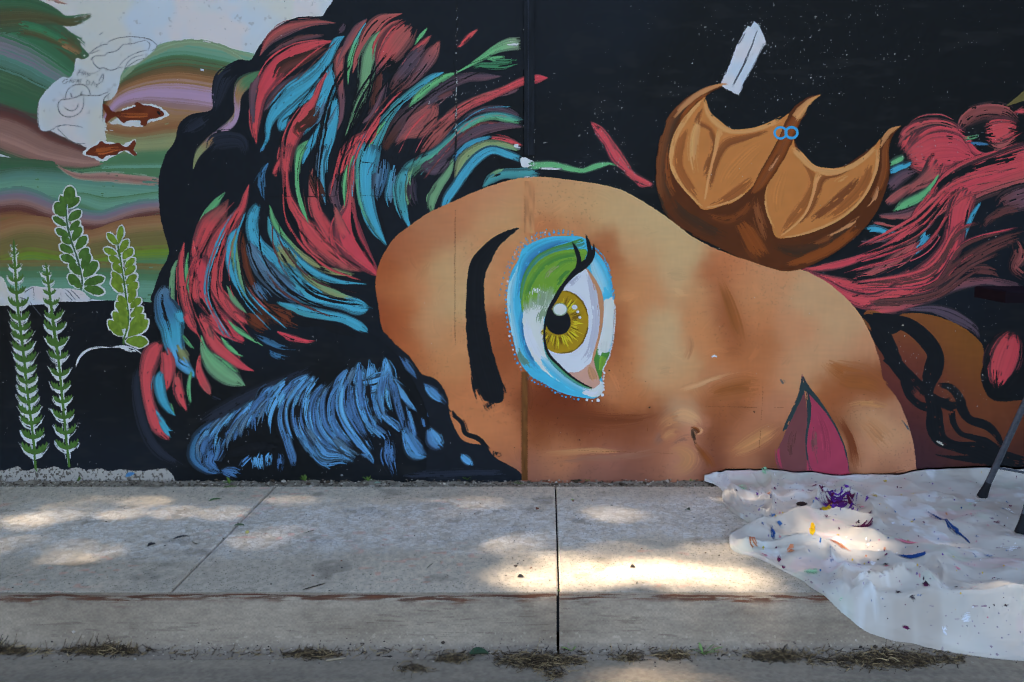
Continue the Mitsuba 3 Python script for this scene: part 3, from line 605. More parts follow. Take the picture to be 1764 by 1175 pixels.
# the pale blue lock under the head
run('''
> concrete_wall__painted_blue_lock
@K8
s lock_shadow x d=.9 k=.3: 470,760,60 620,680,120 860,560,140 1100,450,110 1260,360,40
s pale_stroke L>B>L d=.8 k=.2: 640,700,20 540,800,110 480,890,130 470,980,110 560,1050,80 640,1075,16
s pale_stroke L d=.9 k=.25: 650,830,60 600,910,130 560,1000,120 620,1050,40
s pale_stroke L/l d=.9 k=.25: 745,630,20 700,720,70 650,820,80 610,910,60 600,980,20
s pale_stroke L d=1 k=.3: 830,585,40 760,680,66 735,780,60 715,890,20
s pale_stroke L d=1 k=.35: 870,600,40 830,720,50 835,830,40
s pale_stroke l/L d=.8 k=.15: 1010,470,60 945,550,130 900,640,90 860,705,10
s pale_stroke l d=.9 k=.2: 1000,560,100 960,640,90 960,700,30
s pale_stroke l d=.8 k=.15: 1110,430,40 1030,510,100 960,590,70
s pale_stroke l/l/L>L d=.6 k=.15: 1235,405,20 1130,490,106 1065,600,70 1045,720,80 1080,860,60 1115,970,60 1120,1040,20
s pale_stroke l/l/L>l/L d=.5 k=.12: 1265,415,20 1205,520,76 1175,640,90 1190,780,110 1270,900,80 1330,970,30
s pale_stroke L/l d=.8 k=.2: 1170,700,30 1190,840,60 1280,960,60 1390,1060,20
s pale_stroke l d=.45 k=.1: 1350,475,60 1290,560,96 1276,660,90 1320,790,140 1410,900,120 1540,990,80
s pale_stroke l/L d=.5 k=.12: 1495,365,26 1445,470,90 1432,600,96 1482,740,100 1580,860,90 1650,930,30
s pale_stroke L/l d=.9 k=.2: 1260,850,60 1330,940,110 1440,960,60 1540,1000,40
s pale_wave L d=.8 k=.2: 620,1060,20 700,1070,80 760,1090,50
s pale_wave L/l d=1 k=.2: 760,1040,30 800,990,50 850,950,30
s pale_wave l d=1 k=.15: 840,960,20 860,1000,60 850,1060,30
s pale_wave l d=1 k=.15: 900,935,30 890,990,60 910,1070,30
s pale_wave l d=1 k=.15: 970,930,20 950,990,60 960,1060,30
s pale_wave L d=1 k=.3: 1020,930,20 1030,1000,50 1020,1070,30
s black_gap k d=.6: 640,960,20 760,930,60 900,900,60 1040,900,20
@K9
s pale_stroke l/L d=.45 k=.1: 155,365,20 95,470,80 80,600,90 125,740,100 215,870,100 310,975,40 330,1015,8
s pale_stroke l/L d=.8 k=.15: 175,380,30 165,480,50 175,600,40 190,680,16
s pale_stroke l d=.8 k=.12: 235,315,20 230,440,120 240,590,110 275,720,66 330,835,8
s pale_stroke l d=.9 k=.1: 305,298,14 310,430,70 312,580,66 330,640,20
s pale_stroke l d=.75 k=.1: 402,282,20 415,400,100 385,540,80 395,650,16
s pale_stroke l/L d=.8 k=.2: 440,420,30 490,520,80 560,600,50 625,665,8
s pale_stroke l d=.5 k=.1: 200,470,30 300,490,90 400,460,90 460,430,30
s pale_stroke L/l d=.9 k=.25: 330,600,60 400,690,50 480,765,44 512,805,8
s pale_stroke L/l d=.9 k=.25: 240,650,30 300,740,50 400,830,60 420,900,30
s pale_stroke L d=1 k=.3: 430,830,60 440,950,100 470,1070,50
s pale_stroke L/l d=.6 k=.1: 530,755,40 570,850,110 620,930,130 695,965,24
s pale_stroke L d=1 k=.3: 650,690,30 670,790,30
s pale_stroke l/L d=.7 k=.15: 700,770,30 735,850,110 800,915,40
s pale_stroke l d=.8 k=.2: 915,945,30 960,990,56 1005,1025,8
s pale_stroke L d=1 k=.35: 500,275,16 560,350,50 640,455,8
s pale_stroke L/l d=1 k=.3: 660,465,16 740,540,70 825,612,14
s pale_stroke L d=1 k=.35: 690,600,10 700,720,30
s pale_stroke s d=1.1 k=.3: 20,800,60 120,900,90 260,1000,60
s black_gap k d=.5: 430,480,16 500,580,36 580,680,30 630,720,10
s black_gap k d=.5: 30,480,16 40,600,34 100,760,34 200,900,30 290,965,10
s black_gap k d=.7: 310,610,10 330,690,30 420,760,40 500,830,20
s black_gap k d=.6: 200,700,20 260,800,60 340,890,50
''')

def fan(name, parent, guides, n, seed, cols=('l', 'L', 'l/L', 'L', 's', 'k'), crop='K8', wide=(2.5, 15), soft=.8, span=.3):
    r = np.random.default_rng(seed); cr = CROPS[crop]; g = np.array(guides, float) / cr[2] + cr[:2]
    for k in range(n):
        t = r.uniform(0, len(g) - 1.001); i = int(t); f = t - i
        q = curve(np.column_stack([g[i] * (1 - f) + g[i + 1] * f + r.normal(0, 3, 2), np.ones(4)]), 4)
        a, b = sorted(r.uniform(0, 1, 2)); b = min(1, b + span); q = q[int(a * .7 * len(q)):max(int(b * len(q)), int(a * .7 * len(q)) + 6):2]
        if len(q) < 3: continue
        q[:, 2] = r.uniform(*wide) * np.sin(np.linspace(.35, 2.95, len(q))) ** .6
        a_, f_, c_ = stroke(q, cols[int(r.integers(len(cols)))], .9, .14, .8, .25 if soft > .5 else .08, soft=soft)
        paint(name, parent, a_, f_, c_)
fan('pale_stroke', 'concrete_wall__painted_blue_lock', [[(640, 690), (520, 800), (450, 900), (470, 1030)], [(760, 640), (660, 760), (600, 880), (600, 1000)], [(900, 560), (780, 690), (720, 800), (700, 900)], [(1050, 480), (950, 570), (890, 660), (850, 760)],
    [(1200, 420), (1080, 540), (1040, 700), (1090, 900)], [(1290, 410), (1190, 560), (1180, 740), (1280, 920)], [(1400, 450), (1290, 600), (1310, 800), (1450, 950)], [(1510, 360), (1440, 520), (1450, 700), (1600, 900)], [(1567, 315), (1560, 450), (1575, 600), (1660, 830)],
    [(1637, 298), (1640, 450), (1650, 600), (1720, 780)], [(1734, 282), (1745, 400), (1720, 560), (1760, 720)], [(1800, 380), (1840, 520), (1900, 640), (1980, 900)]], 120, 12)

HAIR = ('k', 'k', 'k', 'k', 'r', 'b', 'q')
fan('fine_strand', 'concrete_wall__painted_hair', [[(590, 60), (520, 110), (450, 180), (440, 240)], [(600, 75), (545, 160), (500, 230), (490, 300)], [(640, 60), (575, 150), (550, 260), (545, 350)], [(690, 70), (620, 170), (590, 270), (570, 350)], [(740, 80), (660, 160), (600, 260), (590, 340)], [(790, 125), (690, 185), (630, 270), (625, 380)]], 26, 31, HAIR, 'P', (1.2, 5), .3, .5)
fan('fine_strand', 'concrete_wall__painted_hair', [[(420, 320), (350, 400), (310, 500), (345, 610)], [(430, 330), (385, 420), (370, 510), (420, 600)], [(440, 350), (430, 430), (470, 500), (560, 560)], [(470, 360), (480, 440), (540, 510), (640, 530)], [(490, 280), (500, 370), (560, 440), (640, 480)], [(545, 290), (560, 380), (600, 430), (650, 470)]], 34, 32, HAIR, 'P', (1.2, 5), .3, .5)
fan('fine_strand', 'concrete_wall__painted_hair', [[(895, 80), (800, 110), (700, 160), (640, 240)], [(895, 145), (820, 165), (740, 220), (700, 290)], [(895, 205), (820, 205), (760, 260), (700, 330)], [(895, 270), (840, 255), (790, 290), (760, 350)]], 16, 33, HAIR, 'P', (1.0, 4), .3, .5)
# ------------------------------------------------------------------ the second woman on the right: skin, red hair, dark plaits
NECK = '''1560 545 134 82 48; 1620 560 136 84 46; 1670 600 134 84 44; 1680 650 128 76 44; 1560 600 120 62 50; 1600 660 106 54 48; 1640 700 104 54 46; 1700 720 112 62 46; 1764 700 110 60 44; 1540 680 88 44 50; 1570 740 74 42 50; 1590 800 64 40 52; 1660 780 80 46 46; 1700 690 118 66 42; 1764 780 74 42 40; 1560 640 104 54 50; 1850 720 100 56 44'''
neck_fn, _ = field_fn(NECK, 34, 0.04, 0.12, 1.0, (.98, .95, .80))
scene['brown_skin_paint'] = bump(matt(mikit.proc(neck_fn)), plaster)
run('''
> concrete_wall__painted_red_hair
@T
s red_strand r/R d=.5: 462,822,8 520,885,60 580,965,64 640,1062,80 700,1130,54 740,1178,36 790,1240,30 840,1270,16
s green_strand g d=.4: 20,1128,60 100,1118,54 200,1112,44 290,1132,44 400,1152,34 500,1122,42 580,1105,22 636,1118,5
s white_flecks w d=1.4: 120,1135,10 190,1138,12 270,1140,8
@S
s red_strand r d=.4: -10,560,50 50,605,40 120,640,34 150,652,16
@R1
s red_mass r/r/d d=.8 k=.08: 730,560,60 850,460,180 980,400,130 1120,410,50
s red_mass r>R>r d=.6 k=.06: 770,610,90 860,580,250 980,540,330 1100,540,280 1190,575,120 1290,596,36 1410,570,40 1580,508,54
s red_mass r/d d=.9 k=.12: 700,520,20 800,400,60 960,352,40 1090,380,40 1150,440,20
s red_mass r>d>d>m d=.7 k=.1: 1030,640,200 950,720,150 850,775,70 740,840,60 630,910,40
s red_mass r d=.8 k=.08: 1090,640,130 1030,740,90 960,820,40 915,880,8
s red_mass d/q d=1 k=.25: 1120,420,30 1190,330,100 1310,285,110 1440,300,110 1540,370,50
s red_mass r d=.8 k=.1: 1290,430,110 1370,420,180 1460,400,140 1540,400,50
s red_mass d d=1 k=.25: 1320,480,80 1400,510,70 1530,450,50
s red_mass r d=.5: 1500,290,10 1580,275,60
s dark_strand k d=.8: 1120,410,30 1180,430,30 1280,390,20
s green_strand g d=.5: 650,648,24 705,615,46 770,585,34
s blue_strand b d=.5: 650,690,40 740,655,50 825,622,14
s blue_strand B d=.5: 1185,500,18 1260,500,26 1345,506,10
s green_strand g d=.7: 1150,470,16 1220,458,20 1288,438,6
s mauve_strand v/m d=.6 k=.15: 640,810,80 740,720,80 860,670,30
s dusty_strand d d=.6 k=.1: 620,920,46 720,842,60 840,760,26
s dusty_strand m/d d=.5 k=.1: 580,985,16 750,992,70 880,940,70 950,860,20
s green_strand g d=.9: 672,962,10 770,905,60 870,855,60 930,800,40 1000,690,6
s red_mass d/r/r>d/R/r>r d=.5 k=.06: 1790,580,200 1580,640,240 1420,690,230 1260,750,220 1120,830,200 1000,910,120 920,1000,110 840,1080,80 740,1150,56 640,1190,30
s red_mass r>R>R d=.5 k=.05: 1200,800,120 1140,930,150 1110,1080,130 1070,1200,130 1000,1310,140 900,1410,170
s dusty_strand d>m>q d=1 k=.3: 1790,800,100 1580,850,160 1440,900,130 1360,940,40
s dusty_strand q d=1.1 k=.35: 1560,930,60 1430,960,60 1330,1010,50 1240,1120,40
s blue_strand B/b>b d=.5: 1010,980,14 950,1060,56 890,1150,60 850,1210,50 800,1262,10
s blue_strand b d=.4: 1282,885,8 1225,970,26 1185,1060,26 1150,1165,12
s red_strand d d=.5: 540,1030,10 640,1042,30 780,1058,24 830,1050,10
s blue_strand b d=.4: 488,1085,30 560,1075,46 660,1098,26 748,1106,6
s dark_strand k d=.4: 560,1010,20 700,1030,36 840,1030,40 900,960,30
s dark_strand k d=.4: 800,1090,8 880,1000,50 950,930,50 1010,900,20
s dark_strand k d=.4: 900,1130,30 1000,1030,60 1060,960,20
s dark_strand k d=.8: 950,880,20 1010,780,40 1130,700,40 1300,640,40 1480,590,50 1600,550,50
@R2
s dusty_strand m d=.8: 455,140,8 560,140,30 710,112,10
s red_strand r>R>r d=.4: 890,10,70 760,100,60 640,185,56 500,240,44 350,292,56 200,320,44 55,334,16
s dark_strand k d=.4: 790,95,8 700,190,40 580,270,60 420,340,70 300,370,60 200,385,20
s red_strand r/d>d>r d=.7 k=.08: 880,120,60 740,230,90 600,320,60 470,380,40 360,420,30
s red_strand R/r d=.7 k=.06: 900,330,120 740,440,140 600,460,120 450,445,80 320,420,70 190,385,50 80,340,24
s red_strand R>r>R d=.5 k=.05: 1110,20,120 1080,160,120 990,290,130 880,400,160 760,480,140 610,540,110 480,545,90 350,500,70 230,430,60 110,360,40
s dark_strand k d=.8: 380,410,16 480,400,60 590,380,30
s dark_strand k d=1.2: 360,510,10 460,500,16 600,480,16
s dusty_strand d/r>d/m>m d=.6 k=.1: 470,600,50 640,590,80 800,550,90 950,500,80 1100,440,70 1300,410,50 1450,432,54 1600,480,50
s dusty_strand q d=.9 k=.25: 860,480,50 1000,400,80 1140,300,100 1280,210,100 1430,140,90 1600,90,70
s dusty_strand d/q d=.9 k=.2: 1500,120,60 1540,220,100 1500,320,70 1600,400,60
s dusty_strand q d=1 k=.35: 1120,350,30 1300,330,60 1440,380,40
s grey_strand v d=.7 k=.3: 760,600,12 950,595,50 1100,640,70 1230,720,40 1280,800,16
''')
fan('fine_strand', 'concrete_wall__painted_red_hair', [[(1764, 280), (1650, 310), (1570, 370), (1480, 420)], [(1764, 330), (1660, 340), (1590, 430), (1450, 475)], [(1764, 390), (1660, 420), (1600, 490), (1460, 500)], [(1764, 440), (1680, 480), (1600, 520), (1490, 535)]], 24, 34, ('r', 'R', 'd', 'k', 'd', 'q'), 'P', (2, 9), .6, .5)
run('''
> concrete_wall__painted_neck
@R2
p skin N bsdf=brown_skin_paint e=.7 g=16: 690,650 760,626 900,630 1050,670 1170,732 1252,800 1292,862 1292,960 1272,1040 1290,1120 1330,1190 1400,1220 1567,1212 1900,1200 1900,1720 1500,1725 760,1725 560,1415 540,1200 480,640
> concrete_wall__painted_plait
@R2
p plait_root k e=.8: 470,640 560,632 690,650 790,680 700,760 640,760 560,780 520,700
s plait k d=.3: 520,650,60 650,670,80 790,710,100 900,800,110 965,900,110 955,1000,130 920,1100,100 900,1200,80
s plait k d=.3: 560,700,130 640,840,120 710,980,90 770,1080,60 830,1180,50
s plait_sheen $ d=1.3 k=.4: 730,950,10 760,1010,16 790,1060,6
s plait_sheen $ d=1.5 k=.5: 560,640,8 700,680,12 860,770,12 930,860,6
@R3
s plait k d=.3: 640,40,100 740,140,80 860,250,64 930,330,70 960,420,100 965,520,120 1000,610,96 1100,660,70 1250,690,110 1400,750,140 1600,800,110
s plait k d=.3: 740,160,44 775,290,46 850,375,50 950,410,60
s plait k d=.3: 985,245,26 1070,265,50 1130,335,60 1150,410,70 1200,480,56 1310,520,60 1385,590,44 1425,690,30
s plait k d=.3: 900,300,60 980,350,60 1080,390,70 1140,400,40
s plait k d=.3: 1075,410,44 1090,500,40 1140,575,34 1220,600,40 1320,640,60 1420,720,60
s plait k d=.4: 960,715,6 1080,735,22 1220,750,50 1320,790,40
s plait k d=.4: 1000,370,30 1040,350,20 1080,330,20
s plait_sheen $ d=1.2 k=.4: 960,600,6 1000,640,14 1060,662,14 1110,664,5
> concrete_wall__painted_red_hair
@R2
s red_dab R/r d=.9 k=.06 s=.9: 1500,740,60 1460,840,190 1420,950,220 1395,1050,160 1385,1140,50
s dark_strand k d=.7: 1600,980,60 1500,1100,90 1410,1170,40
> concrete_wall__olive_corner
@R1
p patch { e=.4: 1448,242 1500,200 1540,165 1700,30 1700,200 1567,212 1500,232
> concrete_wall__unpainted_foot
@P
p foot W bsdf=worn_white e=2 g=9: -190,808 0,810 22,806 30,803 45,811 62,806 80,808 95,803 110,810 130,806 150,810 170,807 190,812 210,808 240,812 262,809 285,807 292,813 300,822 296,835 -190,840
''')

# ------------------------------------------------------------------ the woman's face
FACE = '''800 360 182 130 92; 740 400 176 126 90; 700 430 168 106 72; 664 470 168 96 56; 654 540 156 84 50; 685 500 180 120 76; 722 490 188 134 92; 765 510 204 152 112; 795 450 206 156 116; 850 370 204 152 110
920 345 198 146 104; 1000 345 204 156 114; 1060 362 208 162 120; 1120 400 212 166 124; 1180 440 210 164 122; 1160 480 208 162 122; 1235 468 184 124 82; 1275 500 190 134 92; 1330 485 194 142 102; 1400 510 202 156 118
1450 560 202 156 118; 1490 600 190 144 108; 1430 610 198 150 114; 1370 570 190 142 104; 1310 600 172 116 74; 1290 550 190 132 88; 1255 545 160 100 62; 1215 520 190 134 92; 1070 480 172 114 70 16; 1066 545 156 92 54 14; 1066 610 162 100 60 14; 1064 580 158 94 56 14
1092 610 190 134 88; 1092 550 192 136 90; 1096 490 196 142 96; 1120 500 192 138 94; 1148 600 222 164 126 28; 1140 650 214 154 114 24; 1185 630 206 152 110; 1205 580 192 132 84; 1240 610 178 118 72; 1240 660 172 112 68; 1300 660 176 116 72; 1350 640 184 132 94; 1300 625 180 122 78
1180 672 196 144 102 20; 1240 652 194 142 104 18; 1260 690 156 100 62; 1220 700 158 102 62; 1170 695 176 118 74; 1110 690 184 126 80; 1070 690 180 120 74; 1040 705 152 90 52 22; 930 700 128 66 36; 1000 722 132 70 40; 1080 728 130 74 44; 1135 722 136 82 54 24
1175 712 206 160 128 16; 1190 735 190 140 112 16; 1160 755 180 128 96 24; 1150 790 164 116 90; 1185 790 178 130 102 22; 1130 770 152 102 76; 1030 755 158 102 68; 970 760 164 110 74; 935 745 150 92 52; 960 785 182 130 94; 1050 785 158 112 96; 1100 800 146 100 84
930 812 150 106 86; 1010 815 146 104 88; 1080 818 140 98 82; 1225 765 126 76 52 20; 1240 740 152 96 62; 1235 800 124 72 54; 1270 775 172 120 84; 1300 745 172 120 86; 1340 700 176 128 96; 1290 805 158 112 84; 1325 800 118 74 58 20; 1330 760 150 100 72
790 580 196 142 98; 740 570 198 146 104; 770 630 194 138 92; 800 690 188 128 84; 840 735 188 128 84; 870 775 176 118 80; 890 815 160 112 90; 690 590 172 98 56; 720 640 178 116 72; 760 680 182 122 78; 850 500 194 138 94; 850 560 166 100 60; 860 620 158 94 56; 885 670 172 108 68
880 730 186 126 84; 830 440 198 144 102; 880 430 190 134 90; 950 389 178 120 78 14; 1000 386 180 122 80 14; 1038 412 168 110 70 14; 1056 450 168 110 70 14; 920 392 182 124 80 14; 980 362 198 146 102; 1100 430 200 150 108
1370 640 200 152 114; 1400 625 198 150 112; 1420 660 164 106 62; 1470 650 152 94 52; 1505 650 150 92 56; 1445 690 158 98 60; 1500 680 156 96 60 20; 1490 715 196 152 116; 1530 750 192 150 114; 1560 790 176 132 104; 1500 800 184 140 108; 1470 770 180 136 104 22
1455 735 138 84 50 20; 1460 785 130 78 48 16; 1460 815 124 78 52 18; 1520 815 140 96 72 18; 1545 715 172 130 100 16; 1060 650 178 122 78 22; 1055 675 190 138 98 16
912 690 126 64 36 20; 945 708 120 60 34 20; 975 716 122 62 36 20; 1012 724 122 64 38 20; 1046 728 122 66 40 20; 1112 724 128 74 46 20; 1150 722 140 86 60 16; 920 725 130 72 40 20; 950 735 138 80 48 20; 1070 750 150 94 62 20; 1110 760 150 96 68 20
1224 470 168 104 64 16; 1236 500 156 94 56 16; 1248 530 148 88 52 16; 1258 562 150 90 54 16; 1266 592 156 96 58 16; 1200 505 204 152 108 18; 1206 545 198 142 98 18; 1222 590 196 138 94 18; 1290 520 196 140 96 18
1130 560 220 162 122 20; 1135 620 220 160 120 20; 1160 655 210 150 108 18; 760 470 208 160 116; 790 520 212 164 120; 720 440 178 122 82 20; 760 400 178 130 94 20; 840 345 186 138 102 20; 880 400 204 152 108 20; 960 330 200 150 108 20; 1020 370 206 158 114 20
690 545 176 108 64 18; 706 600 180 112 68 18; 675 560 164 90 52 18; 1165 705 214 172 142 14; 1190 712 206 160 130 12; 1208 730 186 138 112 10; 1140 740 168 116 84 18; 1215 705 158 102 62 14; 1222 740 140 88 54 14; 1168 790 186 140 114 18; 1200 800 150 102 82 14; 1120 795 150 104 82 18'''
face_fn, face_tone = field_fn(FACE, 22, 0.035, 0.08, 1.3, (1.05, .875, .85))
UNDER['face'] = face_tone; SOFT['painted_face'] = (.9, 'face')
scene['skin_paint'] = bump(matt(mikit.proc(face_fn)), plaster)
run('''
> concrete_wall__painted_face
p skin S bsdf=skin_paint e=.7 g=22: 651,520 647,495 650,465 660,440 678,412 703,391 738,367 785,345 832,325 880,310 905,306 940,305 990,311 1050,321 1088,336 1140,368 1200,412 1262,440 1322,456 1372,462 1412,479 1442,500 1477,536 1501,580 1515,622 1522,655 1545,686 1560,720 1572,760 1577,800 1572,832 1400,840 1150,840 905,838 895,815 889,808 866,795 848,785 836,768 815,766 795,757 782,734 773,708 772,688 764,670 749,652 728,645 718,632 703,611 682,594 660,570
''')
def dabs(name, parent, n, size, ring, seed, spread=0.12, slope=(0.3, 1.2), parts=1):
    """loose brush marks scumbled over a painted area, its own tones a little lighter or darker"""
    r = np.random.default_rng(seed); poly = shapely.Polygon(curve(ring, 5, True)).buffer(-7)
    x0, y0, x1, y1 = poly.bounds; VV, FF, CC, off = [], [], [], 0
    while n:
        c = r.uniform((x0, y0), (x1, y1)); th = r.normal(*slope); L = r.uniform(*size)
        e = np.array([math.cos(th), math.sin(th)]) * L / 2; bow = np.array([-e[1], e[0]]) * r.normal(0, 0.25)
        if not all(poly.contains(shapely.Point(*q)) for q in (c, c + e, c - e)): continue
        n -= 1; w = L * r.uniform(0.25, 0.6)
        PAL['\x01'] = PAL['S'] * math.exp(r.normal(0, spread)); a, f, col = stroke([(*(c - e), w * 0.6), (*(c + bow), w), (*(c + e), w * 0.5)], 'S' if False else '\x01', 0.9, 0.02, 1.3, soft=.9, under=PAL['S'])
        tone = face_tone(W(a[:, :2])) if name == 'brush_mark' else None
        h = lay(np.vstack([a, a[f].mean(1)])); v = on_wall(a, h); VV.append(v); FF.append(oriented(v, f) + off); off += len(a)
        CC.append(tone * col / PAL['S'])
    a, f, col = np.vstack(VV), np.vstack(FF), np.vstack(CC)
    add(name, mikit.ply((a, f), 'paint', color=np.clip(col, .004, .85)), parent, kind='stuff')
FACE_RING = [(651, 520), (650, 465), (703, 395), (785, 350), (905, 312), (1050, 327), (1140, 376), (1200, 420), (1322, 462), (1412, 485), (1477, 542), (1515, 630), (1560, 720), (1577, 800), (1560, 820), (905, 820), (848, 780), (795, 752), (772, 688), (718, 632), (660, 570)]
for k_ in range(3):
    dabs('brush_mark', 'concrete_wall__painted_face', 40, (20, 60), FACE_RING, 30 + k_, 0.04)
run('''
> concrete_wall__painted_face
@N
s cheek_streak 3 d=1 t=.08: 770,530,16 900,490,50 1050,440,50 1280,390,26
s shade_stroke ~ d=.5 t=.04 s=.97: -150,670,60 100,690,120 350,715,120 560,705,80 690,670,40
s light_band 3 d=.6 t=.03 s=.97: -150,950,30 60,935,60 260,925,70 460,945,50 600,960,20
s mauve_band _ d=.6 t=.04: -60,1000,30 200,975,60 420,965,60 640,930,80 740,880,30
s shade_stroke B2 d=.5 t=.04 s=.97: 1090,-260,50 1160,-60,130 1210,90,130 1270,230,50
s shade_block B2 d=.6 t=.04: 1000,560,60 1100,520,150 1240,490,180 1380,480,120
s light_dab 3 d=.6 t=.04: 880,120,40 900,220,70 860,330,50
s light_streak = d=.6 t=.03: 780,530,16 920,490,40 1060,440,36 1200,400,20
s nose_side _ d=.5 t=.04: 650,900,48 700,830,128 760,780,144
s nose_bulb 3 d=.4 t=.03 s=.97: 660,800,64 740,725,144 850,685,176 930,720,128 970,785,42
s nose_bulb = d=.5 t=.03 s=.97: 760,700,80 850,680,144 930,715,112 975,770,32
s nose_side 3 d=.5 t=.04: 700,860,48 760,810,128 830,800,96
s nose_under _ d=.5 t=.04: 760,900,30 850,850,70 910,840,50
s lip_light 3 d=.5 t=.03: 740,930,32 830,920,128 890,970,192 850,1040,144 760,1060,64
s nostril V/2 d=.2 s=.4: 900,768,8 928,776,30 952,798,30 934,812,12
s nostril 2 d=.2 s=.5: 910,780,18 918,825,26 930,868,14
s nostril_line ? d=.3 s=.5: 915,840,8 940,890,18 985,945,26 1010,1000,20
s nostril_shade V/4 d=.5: 920,870,14 970,930,60 1020,1000,80 1050,1070,60
s nose_wing = d=.3 t=.03 s=.4: 950,765,8 976,785,18 960,808,12 940,814,6
s light_dab S d=.6 t=.04 s=.97: 1140,960,60 1290,880,150 1420,800,150 1520,740,50
s scrape 3 d=1.2 t=.1: 1380,120,10 1430,210,16 1490,290,10
s scrape M d=1.2 k=.2: 1490,420,10 1530,470,24 1545,510,8
s chip 2 s=0 d=0: 347,380,9 352,388,9
s chip 2 s=0 d=0: 1325,658,9 1330,668,9
s chip 2 s=0 d=0: 620,628,8 624,636,8
s chip 2 s=0 d=0: 147,848,7 152,856,7
s chip w s=0 d=0: 1040,292,8 1060,284,12 1076,292,6
@R3
s scumble I d=.8 t=.05: 200,80,60 330,160,170 480,210,200 640,280,120
s scumble B2 d=.8 t=.05: 260,180,60 380,220,130 520,240,130 650,320,60
s scumble S d=1 t=.08: 330,400,30 480,370,60 600,390,60 700,420,30
s scumble 3 d=.9 t=.08: 430,460,60 520,520,150 600,600,190 680,700,160
s scumble ~ d=.5 t=.04 s=.97: 300,440,60 390,600,80 420,720,90 440,830,80
s scumble M d=1.2 k=.1: 730,470,20 770,520,30 800,580,10
s scumble Q/q d=.5: 480,845,8 640,850,20 800,820,24
@P
p eyebrow k e=1.2: 894,393 868,400 845,419 826,444 809,475 804,520 803,560 806,600 812,640 822,668 834,688 850,694 866,690 866,665 858,640 848,600 839,560 835,520 835,480 846,450 861,424 880,405
s eyebrow_top k d=.25 s=0: 894,393,1 874,401,7 853,416,15 836,436,22 823,455,26 819,480,27 818,510,29 818,550,31
s eyebrow k d=.35 s=0 f=1: 818,540,30 821,565,33 827,598,37 835,632,41 842,655,43 847,675,42 851,694,34
s brow_hair k s=0 d=1 f=1: 812,640,4 818,668,10 828,692,14
s brow_hair k s=0 d=1 f=1: 858,650,4 866,668,8 871,684,6
s brow_hair k s=0 d=1.2 f=.8: 838,690,18 844,700,20 848,707,12
''')
# loose curl and small scribbles
run('''
> concrete_wall__painted_hair
@K9
s loose_curl k d=.5: 825,620,30 870,680,32 928,735,34 955,805,38 1030,835,38 1085,890,30 1130,950,30
p hair_hem K e=.9: 300,120 385,118 480,210 565,285 620,360 655,410 740,440 800,505 830,580 838,655 870,755 925,850 1000,878 1085,890 1125,945 1190,998 1290,1050 1325,1120 1000,1140 700,1120 700,700 500,300
s hem_dust x d=1.2 k=.2: 480,1090,30 800,1080,60 1100,1070,50 1290,1090,20
s pale_stroke l d=.8 k=.2: 915,945,30 960,990,56 1005,1025,8
s pale_stroke l/L d=.7 k=.15: 700,765,30 738,850,110 800,915,40
s pale_stroke L d=1 k=.35: 500,275,16 560,350,50 640,455,8
s pale_stroke L/l d=1 k=.3: 660,465,16 740,540,70 825,612,14
> concrete_wall__scribble
@J
s letter k d=.1 f=.3: 200,220,20 190,290,26 205,390,20
s letter k d=.1 f=.3: 190,235,18 225,230,18
s letter k d=.1 f=.3: 190,300,18 235,305,18
s letter k d=.1 f=.3: 240,385,18 262,300,24 275,240,18
s letter k d=.1 f=.3: 275,240,18 295,300,24 305,385,18
s letter k d=.1 f=.3: 315,255,18 312,320,24 315,375,18
s letter k d=.1 f=.3: 320,260,16 345,280,18 325,315,16
s letter k d=.1 f=.3: 365,290,16 410,285,18 440,300,16 450,350,18 455,395,16
s letter k d=.1 f=.3: 345,395,14 400,398,16 455,398,14
@I
s letter x d=.1 f=.3: 520,270,16 600,262,18 705,262,16
s letter x d=.1 f=.3: 690,262,14 685,285,16
s letter k d=.1 f=.3: 480,420,16 520,450,26 580,455,26 635,455,14
s letter x d=.4 f=.3: 480,530,20 520,560,40 500,600,24
s letter x d=.4 f=.3: 560,530,16 600,570,24
s letter x d=.4 f=.3: 330,630,14 420,670,18 530,655,14
''')
